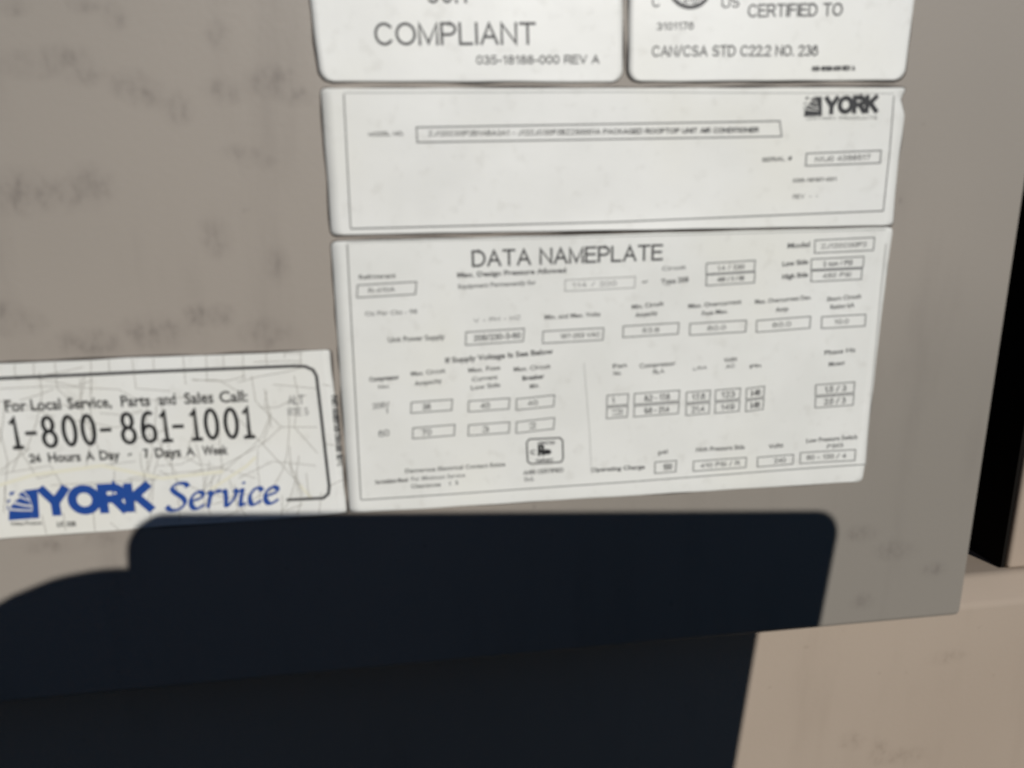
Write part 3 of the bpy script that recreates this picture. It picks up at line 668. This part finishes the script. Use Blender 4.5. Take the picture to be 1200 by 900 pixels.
# ---- lettering from the built-in font, all curves evaluated in one go
font_cache = {}
def request_text(s, w):
    if (s, w) in font_cache: return
    cu = bpy.data.curves.new('lettering', 'FONT'); cu.body = s; cu.size = 1.0; cu.offset = w; cu.resolution_u = 3; cu.fill_mode = 'FRONT'
    o = bpy.data.objects.new('lettering', cu); COL.objects.link(o); font_cache[(s, w)] = o
request_text('H', 0.0)
for L in LABELS.values():
    for it in L['text']: request_text(it[0], max(0.0, it[7]))
bpy.context.view_layer.update()
dg = bpy.context.evaluated_depsgraph_get()
for k, o in list(font_cache.items()):
    me = bpy.data.meshes.new_from_object(o.evaluated_get(dg))
    font_cache[k] = ([tuple(v.co) for v in me.vertices], [tuple(p.vertices) for p in me.polygons])
    cu = o.data; bpy.data.meshes.remove(me); bpy.data.objects.remove(o); bpy.data.curves.remove(cu)
CAP = max(v[1] for v in font_cache[('H', 0.0)][0])

def put_text(it, lift, parent):
    s, x0, z0, x1, z1, h, ink, w, nm = it
    V, F = font_cache[(s, max(0.0, w))]
    a, b = min(v[0] for v in V), max(v[0] for v in V)
    if b - a < 1e-6: return
    p = Vector((x0, z0)); d = Vector((x1, z1)) - p; up = Vector((-d.y, d.x)).normalized() * h
    pts = [p + d * ((v[0] - a) / (b - a)) + up * (v[1] / CAP) for v in V]
    mesh_obj(nm, [place(lift, q.x, q.y, 0.006) for q in pts], F, INK[ink], parent)

def spline(pts, n=7):
    P = [Vector(p) for p in pts]; P = [P[0] * 2 - P[1]] + P + [P[-1] * 2 - P[-2]]; out = []
    for i in range(1, len(P) - 2):
        p0, p1, p2, p3 = P[i - 1:i + 3]
        for k in range(n):
            t = k / n; out.append(0.5 * ((2 * p1) + (p2 - p0) * t + (2 * p0 - 5 * p1 + 4 * p2 - p3) * t * t + (3 * p1 - p0 - 3 * p2 + p3) * t ** 3))
    return out + [P[-2]]
def ell(cx, cy, rx, ry): return [(cx + rx * math.cos(a), cy + ry * math.sin(a)) for a in [2 * math.pi * i / 20 for i in range(20)]]
def arc(cx, cy, rx, ry, a0, a1, n=9): return [(cx + rx * math.cos(math.radians(a0 + (a1 - a0) * i / n)), cy + ry * math.sin(math.radians(a0 + (a1 - a0) * i / n))) for i in range(n + 1)]
GROTESK = {   # plain sans capitals as pen lines, cap height one: (width, strokes)
    'A': (.68, [[(0, 0), (.34, 1), (.68, 0)], [(.13, .34), (.55, .34)]]), 'B': (.58, [[(0, 0), (0, 1), (.3, 1)] + arc(.3, .77, .22, .23, 90, -90) + [(0, .54)], [(.3, .54)] + arc(.32, .27, .26, .27, 90, -90) + [(0, 0)]]),
    'C': (.70, [arc(.38, .5, .36, .5, 42, 318, 16)]), 'D': (.66, [[(0, 0), (0, 1), (.28, 1)] + arc(.28, .5, .38, .5, 90, -90, 12) + [(0, 0)]]),
    'E': (.56, [[(.56, 1), (0, 1), (0, 0), (.56, 0)], [(0, .53), (.5, .53)]]), 'F': (.52, [[(.52, 1), (0, 1), (0, 0)], [(0, .53), (.46, .53)]]),
    'G': (.74, [arc(.38, .5, .37, .5, 42, 300, 16) + [(.72, .12), (.72, .46), (.42, .46)]]), 'H': (.62, [[(0, 0), (0, 1)], [(.62, 0), (.62, 1)], [(0, .53), (.62, .53)]]),
    'I': (.02, [[(.01, 0), (.01, 1)]]), 'J': (.44, [[(.44, 1), (.44, .24)] + arc(.22, .24, .22, .24, 0, -180)]), 'K': (.62, [[(0, 0), (0, 1)], [(.58, 1), (.02, .40)], [(.20, .60), (.62, 0)]]),
    'L': (.50, [[(0, 1), (0, 0), (.5, 0)]]), 'M': (.74, [[(0, 0), (0, 1), (.37, .04), (.74, 1), (.74, 0)]]), 'N': (.62, [[(0, 0), (0, 1), (.62, 0), (.62, 1)]]),
    'O': (.76, [arc(.38, .5, .38, .5, 0, 360, 20)]), 'P': (.58, [[(0, 0), (0, 1), (.32, 1)] + arc(.32, .73, .26, .27, 90, -90) + [(0, .46)]]), 'Q': (.76, [arc(.38, .5, .38, .5, 0, 360, 20), [(.46, .22), (.76, -.06)]]),
    'R': (.62, [[(0, 0), (0, 1), (.34, 1)] + arc(.34, .74, .26, .26, 90, -90) + [(0, .48)], [(.34, .48), (.62, 0)]]),
    'S': (.60, [arc(.30, .75, .26, .25, 30, 270, 9) + arc(.30, .25, .29, .25, 90, -150, 9)]), 'T': (.62, [[(0, 1), (.62, 1)], [(.31, 1), (.31, 0)]]), 'U': (.62, [[(0, 1), (0, .31)] + arc(.31, .31, .31, .31, 180, 360) + [(.62, 1)]]),
    'V': (.66, [[(0, 1), (.33, 0), (.66, 1)]]), 'W': (.94, [[(0, 1), (.24, 0), (.47, 1), (.70, 0), (.94, 1)]]), 'X': (.64, [[(0, 0), (.64, 1)], [(0, 1), (.64, 0)]]), 'Y': (.66, [[(0, 1), (.33, .44), (.66, 1)], [(.33, .44), (.33, 0)]]), 'Z': (.60, [[(0, 1), (.6, 1), (0, 0), (.6, 0)]]),
    '0': (.52, [arc(.26, .5, .26, .5, 0, 360, 18)]), '1': (.34, [[(.04, .78), (.26, 1), (.26, 0)]]), '2': (.52, [arc(.26, .73, .25, .27, 170, -30, 9) + [(0, 0), (.52, 0)]]), '3': (.52, [arc(.25, .75, .23, .25, 150, -80, 9), arc(.25, .27, .27, .27, 85, -155, 10)]),
    '4': (.54, [[(.40, 0), (.40, 1), (0, .28), (.54, .28)]]), '5': (.52, [[(.48, 1), (.1, 1), (.04, .5)] + arc(.25, .32, .27, .32, 130, -150, 10)]), '6': (.52, [[(.47, .82)] + arc(.28, .75, .2, .25, 50, 150, 5) + arc(.27, .33, .27, .33, 180, 540, 16)]),
    '7': (.50, [[(0, 1), (.5, 1), (.18, 0)]]), '8': (.52, [arc(.26, .76, .21, .24, 0, 360, 14), arc(.26, .27, .26, .27, 0, 360, 16)]), '9': (.52, [arc(.26, .67, .26, .33, 0, 360, 16), [(.52, .67)] + arc(.26, .25, .24, .25, -5, -140, 7)]),
    '-': (.30, [[(0, .38), (.30, .38)]]), '.': (.02, [[(.01, 0), (.01, .09)]]), '/': (.36, [[(0, -.04), (.36, 1.04)]]), '#': (.56, [[(.1, 0), (.22, 1)], [(.34, 0), (.46, 1)], [(0, .33), (.54, .33)], [(.03, .67), (.56, .67)]]), ' ': (.22, []), ':': (.02, [[(.01, 0), (.01, .1)], [(.01, .5), (.01, .6)]]),
}
def put_grotesk(it, lift, parent):
    s, x0, z0, x1, z1, h, ink, w, nm = it
    gap = 0.20; tot = sum(GROTESK[c][0] for c in s) + gap * (len(s) - 1)
    p = Vector((x0, z0)); d = Vector((x1, z1)) - p; e = d.normalized(); up = Vector((-e.y, e.x)); sw = h * (0.132 + w * 2.0)
    # keep the pen inside the measured box
    run = d.length - sw; rise = h - sw
    if len(s) == 1 and s in '1Il-':
        run = min(run, rise * max(tot, 0.1) * 1.1)
    strips = []; adv = 0.0
    for c in s:
        for st in GROTESK[c][1]:
            pts = [p + e * (sw / 2 + run * (adv + q[0]) / tot) + up * (sw / 2 + rise * q[1]) for q in st]
            closed = len(pts) > 4 and (pts[0] - pts[-1]).length < 1e-6
            if closed: pts = pts[:-1]
            # butt ends run on by half the pen width, as cut letters do
            if not closed:
                pts[0] = pts[0] + (pts[0] - pts[1]).normalized() * sw * 0.45; pts[-1] = pts[-1] + (pts[-1] - pts[-2]).normalized() * sw * 0.45
            strips.append((strip(pts, sw, closed, 99), closed))
        adv += GROTESK[c][0] + gap
    strip_mesh(nm, strips, lift, INK[ink], parent)

DIGITS = {   # one unit wide, two units tall; (points, closed, curved)
    '0': [(ell(.5, 1, .40, .98), 1, 0)],
    '8': [(ell(.5, 1.50, .33, .48), 1, 0), (ell(.5, .50, .42, .52), 1, 0)],
    '6': [([(.82, 1.85), (.58, 1.98), (.28, 1.78), (.12, 1.2), (.08, .6), (.2, .14), (.5, 0), (.8, .15), (.91, .55), (.8, .95), (.5, 1.10), (.2, .95), (.11, .7)], 0, 1)],
    '1': [([(.24, 1.62), (.55, 1.98), (.55, .03)], 0, 0), ([(.16, 0), (.94, 0)], 0, 0)],
    '-': [([(.10, .95), (.90, .95)], 0, 0)],
}
SCRIPT = {   # pen strokes of an upright-serif italic hand, cap height one
    'S': ([[(.50, .84), (.42, .97), (.24, .98), (.12, .84), (.20, .66), (.38, .46), (.44, .24), (.32, .04), (.12, .02), (.00, .17)]], .56),
    'e': ([[(.04, .29), (.28, .42), (.30, .56), (.18, .62), (.05, .46), (.03, .22), (.10, .04), (.22, .02), (.36, .15)]], .42),
    'r': ([[(-.02, .53), (.07, .60), (.06, .30), (.03, .0)], [(.05, .33), (.14, .53), (.25, .62), (.30, .55)]], .36),
    'v': ([[(-.02, .54), (.06, .60), (.10, .30), (.13, .02), (.30, .30), (.34, .54), (.28, .62)]], .42),
    'i': ([[(-.02, .52), (.07, .60), (.05, .30), (.05, .08), (.10, .02), (.18, .10)], [(.06, .82), (.12, .88)]], .24),
    'c': ([[(.32, .50), (.24, .62), (.12, .58), (.03, .36), (.05, .10), (.14, .01), (.32, .15)]], .38),
}

def put_stroke(it, lift, parent):
    s, x0, z0, x1, z1, h, w, ink, kind, nm = it
    p = Vector((x0, z0)); d = Vector((x1, z1)) - p; up = Vector((-d.y, d.x)).normalized() * h
    if kind == 'digit':
        strips = []
        for pts, closed, curved in DIGITS[s]:
            pts = spline(pts, 3) if curved else [Vector(q) for q in pts]
            strips.append((strip([p + d * q.x + up * (q.y / 2) for q in pts], w, bool(closed), 99), bool(closed)))
        strip_mesh(nm, strips, lift, INK[ink], parent); return
    tot = sum(SCRIPT[c][1] for c in s) - 0.04; adv = 0.0
    nib = Vector((math.cos(0.62), math.sin(0.62))) * w / 2
    for c in s:
        strips = []
        for st in SCRIPT[c][0]:
            pts = spline(st, 6); E = []
            mapped = [p + d * ((adv + q.x + 0.12 * (q.y - 0.3)) / tot) + up * q.y for q in pts]
            for i, q in enumerate(mapped):
                t = (mapped[min(i + 1, len(mapped) - 1)] - mapped[max(i - 1, 0)]).normalized(); nr = Vector((-t.y, t.x))
                half = nr * max(0.22 * w, abs(nr.dot(nib)))
                E.append((q + half, q - half))
            strips.append((E, False))
        strip_mesh(nm, strips, lift, INK[ink], parent); adv += SCRIPT[c][1]

def put_logo(spec, lift, parent):
    """square emblem: solid corner, three swept bands running out to the upper left"""
    (tl, tr, br, bl), ink = spec
    def uv(u, v): return tuple(tl[k] * (1 - u) * v + tr[k] * u * v + br[k] * u * (1 - v) + bl[k] * (1 - u) * (1 - v) for k in (0, 1))
    V, F = [], []
    def poly(pts):
        b = len(V); V.extend(place(lift, *uv(*q)) for q in pts); F.append(tuple(range(b, b + len(pts))))
    poly([(.52, 1.0), (1.0, 1.0), (1.0, 0.0), (.74, .0), (.80, .40), (.70, .75)])
    poly([(.0, .0), (.73, .0), (.78, .26), (.40, .30), (.02, .36)])
    poly([(.05, .42), (.42, .35), (.76, .31), (.77, .40), (.50, .46), (.16, .58)])
    poly([(.20, .64), (.50, .52), (.76, .46), (.72, .60), (.40, .76)])
    poly([(.34, .86), (.54, .74), (.70, .66), (.64, .78), (.48, .97)])
    poly([(-.04, .36), (.0, .40), (.02, .52), (-.05, .48)]); poly([(-.04, .62), (.05, .64), (.10, .74), (-.02, .72)]); poly([(.04, .88), (.15, .87), (.26, 1.0), (.08, 1.0)])
    mesh_obj('brand_emblem', V, F, INK[ink], parent)

META = {
    'compliance_label': ('white rounded compliance label at the top reading COMPLIANT', 'label'),
    'certification_label': ('white rounded certification label at the top right reading CERTIFIED TO', 'label'),
    'model_label': ('wide white label with black brand lettering, one long model number box and torn right edge', 'label'),
    'data_nameplate': ('large white data nameplate full of small boxed electrical ratings', 'nameplate'),
    'service_label': ('white map printed service label with black telephone number and blue brand lettering', 'label'),
}
for idx, (name, L) in enumerate(LABELS.items()):
    zs = [q[1] for q in L['left'] + L['right']]; xs = [q[0] for q in L['left'] + L['right']]
    root = thing(name, ((min(xs) + max(xs)) / 2 * MM, 0.0, min(zs) * MM), META[name][0], META[name][1], 'labels stuck on the cabinet panel')
    lift = lift_of(name, L['seed'])
    glue_h = 0.05 + 0.012 * idx
    sheet('adhesive_edge', patch(L, 0.26, 0.45, idx + 20), lambda x, z, g=glue_h: g, M_GLUE, root)
    sheet('sheet', patch(L, 0.0, 0.10 if name != 'service_label' else 0.2, idx), lift, M_PAPER[name], root)
    for it in L['line']:
        pts, w, ink, nm, closed = it
        if nm == 'approval_mark_dot':
            mesh_obj(nm, [place(lift, *q, 0.01) for q in pts], [tuple(range(len(pts)))], INK[ink], root); continue
        k = {'map_line': -0.020, 'border_line': 0.0}.get(nm, 0.002) + (0.00012 * L['line'].index(it))
        strip_mesh(nm, [(strip(pts, w, bool(closed)), bool(closed))], lambda x, z, k=k: lift(x, z) + k, INK[ink], root)
    for (a, b, c, d, w, ink) in L['box']:
        strip_mesh('field_box', [(strip([a, b, c, d], w, True, 6.0), True)], lift, INK[ink], root)
    for it in L['text']:
        if all(ch in GROTESK for ch in it[0]): put_grotesk(it, lift, root)
        else: put_text(it, lift, root)
    for it in L['stroke']: put_stroke(it, lift, root)
    if 'logo' in L: put_logo(L['logo'], lift, root)

# ------------------------------------------------------------------ the photographer's phone and the hand that holds it
def cw(x, y, z): return CAM_POS + CX * (x * MM) + CY * (y * MM) + CZ * (z * MM)   # camera right, down, forward in mm
TILT = math.radians(-0.75)
def ph(x, y, z):     # phone frame: origin at the top left corner of the phone, seen by the photographer
    c, s = math.cos(TILT), math.sin(TILT)
    return cw(-16.3 + x * c - y * s, -9.9 + x * s + y * c, z)
def rounded(w, h, r, n=8, x0=0.0, y0=0.0):
    out = []
    for cx, cy, a0 in ((w - r, r, -90), (w - r, h - r, 0), (r, h - r, 90), (r, r, 180)):
        for k in range(n + 1):
            a = math.radians(a0 + 90 * k / n); out.append((x0 + cx + r * math.cos(a), y0 + cy + r * math.sin(a)))
    return out
def slab(name, w, h, r, x0, y0, z0, z1, soft, mat, parent):
    V, F = [], []; levels = [(z0, soft), (z0 + (z1 - z0) * 0.12, soft * 0.3), (z0 + (z1 - z0) * 0.3, 0), (z0 + (z1 - z0) * 0.7, 0), (z0 + (z1 - z0) * 0.88, soft * 0.3), (z1, soft)]
    n = 0
    for z, i in levels:
        ring = rounded(w - 2 * i, h - 2 * i, max(0.3, r - i), 8, x0 + i, y0 + i); n = len(ring)
        V += [ph(x, y, z) for x, y in ring]
    for k in range(len(levels) - 1): F += [(k * n + i, k * n + (i + 1) % n, (k + 1) * n + (i + 1) % n, (k + 1) * n + i) for i in range(n)]
    F += [tuple(range(n - 1, -1, -1)), tuple(range((len(levels) - 1) * n, len(levels) * n))]
    return mesh_obj(name, V, F, mat, parent)
phone = thing('smartphone', ph(80, 76, -5), 'dark smartphone held up to the panel, seen as the rounded shadow below the labels', 'phone')
M_CASE = plain('black phone case', (0.012, 0.012, 0.014), 0.6); M_GLASS = plain('phone glass', (0.006, 0.006, 0.008), 0.12); M_BUMP = plain('dark camera bump', (0.02, 0.02, 0.023), 0.35)
slab('body', 159.6, 76.0, 6.5, 0, 0, -9.5, -1.2, 1.3, M_CASE, phone)
slab('screen', 151.6, 69.0, 5.0, 4, 3.5, -9.9, -9.52, 0.1, M_GLASS, phone)
slab('camera_bump', 30.0, 34.0, 7.0, 5.0, 3.0, -1.18, -0.55, 0.2, M_BUMP, phone)
for lx, ly in ((16.3, 8.8), (16.3, 27.0), (27.5, 18.0)): slab('camera_lens', 11.0, 11.0, 5.4, lx - 5.5, ly - 5.5, -0.53, -0.40, 0.05, M_GLASS, phone)
slab('side_button', 12.0, 1.0, 0.4, 60, 75.6, -6.5, -4.0, 0.1, M_CASE, phone)

def skin_mesh(chains, name, mat, parent, voxel):
    """chains of (x, y, z, radius) in camera mm, grown with a Skin modifier and fused by a voxel remesh"""
    V, E, Rr, roots = [], [], [], []
    for ch in chains:
        roots.append(len(V))
        for i, (x, y, z, r) in enumerate(ch):
            if i: E.append((len(V) - 1, len(V)))
            V.append(cw(x, y, z)); Rr.append(r * MM)
    me = bpy.data.meshes.new(name); me.from_pydata([tuple(v) for v in V], E, []); me.materials.append(mat)
    o = bpy.data.objects.new(name, me); COL.objects.link(o)
    m = o.modifiers.new('skin', 'SKIN'); m.use_smooth_shade = True
    for i, sv in enumerate(me.skin_vertices[0].data): sv.radius = (Rr[i], Rr[i]); sv.use_root = i in roots
    s = o.modifiers.new('sub', 'SUBSURF'); s.levels = s.render_levels = 2
    rm = o.modifiers.new('remesh', 'REMESH'); rm.mode = 'VOXEL'; rm.voxel_size = voxel; rm.use_smooth_shade = True
    sm = o.modifiers.new('smooth', 'SMOOTH'); sm.iterations = 3; sm.factor = 0.5
    bpy.context.view_layer.update()
    fin = bpy.data.meshes.new_from_object(o.evaluated_get(bpy.context.evaluated_depsgraph_get()))
    bpy.data.objects.remove(o); bpy.data.meshes.remove(me)
    if not fin.materials: fin.materials.append(mat)
    for p in fin.polygons: p.use_smooth = True
    o = bpy.data.objects.new(name, fin); COL.objects.link(o); o.parent = parent; o.location = -parent.location
    return o
def skin_material():
    m, t, b = new_mat('skin')
    o = t.nodes.new('ShaderNodeTexCoord').outputs['Object']
    t.links.new(mix(t, noise_node(t, o, 90, 3), (0.36, 0.20, 0.14), (0.46, 0.27, 0.19)), b.inputs['Base Color']); b.inputs['Roughness'].default_value = 0.5
    return m
M_SKIN = skin_material(); M_SLEEVE = plain('navy work shirt', (0.018, 0.024, 0.045), 0.85, 0.2); M_NAIL = plain('fingernail', (0.55, 0.36, 0.30), 0.3)
def wm(x, y, z, r):      # world metres -> camera mm, radius kept in mm
    q = Vector((x, y + 0.12, z)) - CAM_POS
    return (q.dot(CX) / MM, q.dot(CY) / MM, q.dot(CZ) / MM, r)
person = thing('person', (-0.03, -0.78, 0.0), 'person crouching with the phone, seen only as the hand shadow at lower left', 'person')
L_SH, R_SH, NECK, HIP = (-0.19, -0.57, 0.33), (0.13, -0.63, 0.33), (-0.05, -0.61, 0.37), (-0.03, -0.98, 0.16)
L_EL, R_EL = (-0.23, -0.46, 0.065), (0.27, -0.60, 0.11)
BODY = [
    [wm(*HIP, 130), wm(-0.035, -0.86, 0.24, 125), wm(-0.04, -0.73, 0.31, 130), wm(-0.045, -0.655, 0.345, 95), wm(*NECK, 58), wm(-0.06, -0.595, 0.42, 54), wm(-0.07, -0.565, 0.47, 66), wm(-0.07, -0.575, 0.535, 82), wm(-0.07, -0.59, 0.585, 70)],
    [wm(-0.07, -0.52, 0.47, 40), wm(-0.07, -0.50, 0.445, 24)],                                                 # jaw and chin
    [wm(-0.07, -0.505, 0.535, 12), wm(-0.07, -0.485, 0.502, 13), wm(-0.07, -0.492, 0.494, 10)],                 # nose
    [wm(-0.148, -0.575, 0.545, 9), wm(-0.152, -0.575, 0.515, 8), wm(-0.146, -0.570, 0.500, 7)], [wm(0.008, -0.575, 0.545, 9), wm(0.012, -0.575, 0.515, 8), wm(0.006, -0.570, 0.500, 7)],   # ears
    [wm(-0.045, -0.655, 0.335, 70), wm(*L_SH, 56), wm(-0.215, -0.52, 0.19, 46), wm(*L_EL, 40), wm(-0.185, -0.42, 0.11, 39), (-88, 125, -62, 28), (-74, 100, -42, 25), (-60, 72, -22, 27), (-48, 52, -9, 26), (-42, 36, -5, 21)],   # left arm to palm
    [wm(-0.045, -0.665, 0.335, 70), wm(*R_SH, 56), wm(0.21, -0.61, 0.21, 46), wm(*R_EL, 39), wm(0.24, -0.50, 0.15, 36), wm(0.20, -0.42, 0.185, 26), wm(0.18, -0.38, 0.18, 26), wm(0.17, -0.345, 0.165, 20)],   # right arm
    [wm(0.185, -0.36, 0.165, 10), wm(0.19, -0.325, 0.15, 9), wm(0.185, -0.305, 0.125, 8), wm(0.178, -0.305, 0.105, 7)], [wm(0.172, -0.35, 0.162, 10), wm(0.172, -0.315, 0.145, 9), wm(0.168, -0.295, 0.118, 8), wm(0.162, -0.297, 0.096, 7)],
    [wm(0.160, -0.352, 0.160, 10), wm(0.154, -0.320, 0.142, 9), wm(0.150, -0.304, 0.116, 8), wm(0.146, -0.306, 0.098, 7)], [wm(0.150, -0.358, 0.158, 9), wm(0.138, -0.332, 0.142, 8), wm(0.134, -0.320, 0.120, 7), wm(0.132, -0.322, 0.106, 6)],
    [wm(0.180, -0.40, 0.165, 13), wm(0.158, -0.375, 0.145, 10), wm(0.148, -0.352, 0.128, 8.5)],                  # right hand hanging relaxed
    [wm(-0.10, -0.98, 0.16, 95), wm(-0.21, -0.82, 0.27, 78), wm(-0.29, -0.69, 0.35, 60), wm(-0.285, -0.79, 0.23, 58), wm(-0.275, -0.89, 0.10, 40), wm(-0.27, -0.915, 0.055, 40)], [wm(-0.27, -0.94, 0.042, 38), wm(-0.275, -0.83, 0.042, 38), wm(-0.28, -0.73, 0.03, 28)],
    [wm(0.05, -0.98, 0.16, 95), wm(0.14, -0.82, 0.25, 78), wm(0.21, -0.68, 0.32, 60), wm(0.205, -0.79, 0.21, 58), wm(0.195, -0.89, 0.10, 40), wm(0.19, -0.915, 0.055, 40)], [wm(0.19, -0.94, 0.042, 38), wm(0.195, -0.83, 0.042, 38), wm(0.20, -0.73, 0.03, 28)],
    [(-56, 84, -20, 20), (-44, 70, -6, 20), (-38, 58, 2, 16)],                                                  # heel of the hand
    [(-66, 80, -30, 20), (-54, 56, -20, 20), (-42, 34, -13, 17), (-31, 25, -10, 12.5), (-27, 20, -6, 9)],                              # web between thumb and palm
    [(-62, 66, -26, 18), (-50, 35, -24, 16), (-37, 16, -20.5, 13), (-22, 7.5, -20, 11), (-9, 4.5, -20, 10), (6, 12, -18.5, 8)],   # thumb over the screen
    [(-46, 32, -5, 13), (-33, 25, 3, 10.5), (-22, 26, 8.0, 9), (-8, 35, 8.0, 8.0), (6, 38, 7.4, 7.2)],          # index
    [(-46, 46, -2, 12), (-31, 45, 8, 10), (-18, 46, 9.5, 9), (-2, 49, 8.4, 8.2), (13, 51, 7.6, 7.4)],           # middle
    [(-46, 58, 0, 12), (-31, 60, 9, 9.6), (-18, 62, 10, 8.6), (-3, 63, 8.4, 7.8), (10, 64, 7.4, 7)],            # ring
    [(-48, 70, -4, 11), (-34, 74, 6, 8.6), (-22, 76, 8.4, 7.6), (-9, 76, 7.0, 6.8), (2, 76, 6.4, 6.2)],         # little
]
skin_mesh(BODY, 'body', M_SKIN, person, 0.0028)
SHIRT = [
    [wm(-0.03, -0.965, 0.17, 142), wm(-0.035, -0.86, 0.24, 140), wm(-0.04, -0.73, 0.31, 144), wm(-0.045, -0.66, 0.345, 108), wm(-0.05, -0.625, 0.362, 72)],
    [wm(-0.045, -0.655, 0.335, 82), wm(*L_SH, 68), wm(-0.215, -0.52, 0.19, 60), wm(*L_EL, 54), wm(-0.185, -0.42, 0.11, 50), wm(-0.145, -0.38, 0.15, 42)],
    [wm(-0.045, -0.665, 0.335, 82), wm(*R_SH, 68), wm(0.21, -0.61, 0.21, 60), wm(*R_EL, 54), wm(0.25, -0.53, 0.135, 50)],
]
skin_mesh(SHIRT, 'shirt', M_SLEEVE, person, 0.006)
TROUSERS = [[wm(hx, -0.98, 0.16, 108), wm(hx + (kx - hx) * .58, -0.82, 0.26, 92), wm(kx, -0.685, 0.335, 72), wm(kx + .005, -0.79, 0.22, 70), wm(kx + .012, -0.885, 0.105, 55)] for hx, kx in ((-0.10, -0.29), (0.05, 0.21))]
skin_mesh(TROUSERS, 'trousers', plain('dark work trousers', (0.03, 0.03, 0.034), 0.9, 0.2), person, 0.006)
skin_mesh([[wm(-0.07, -0.605, 0.50, 72), wm(-0.07, -0.60, 0.55, 84), wm(-0.07, -0.60, 0.595, 72)]], 'hair', plain('dark hair', (0.02, 0.014, 0.01), 0.6), person, 0.004)
def nail(p, q, r):
    bm = bmesh.new(); bmesh.ops.create_uvsphere(bm, u_segments=12, v_segments=8, radius=1.0)
    for v in bm.verts: v.co = cw(p[0] + v.co.x * r[0], p[1] + v.co.y * r[1], p[2] + v.co.z * r[2])
    bm_obj('fingernail', bm, M_NAIL, person, True)
for x, y, z in ((8, 38.5, 13.2), (15, 51.2, 13.6), (12, 64.2, 12.8), (4, 76, 11.2)): nail((x, y, z), None, (5.0, 4.0, 1.4))
nail((12, 18.5, -24.0), None, (6.0, 5.0, 1.4))
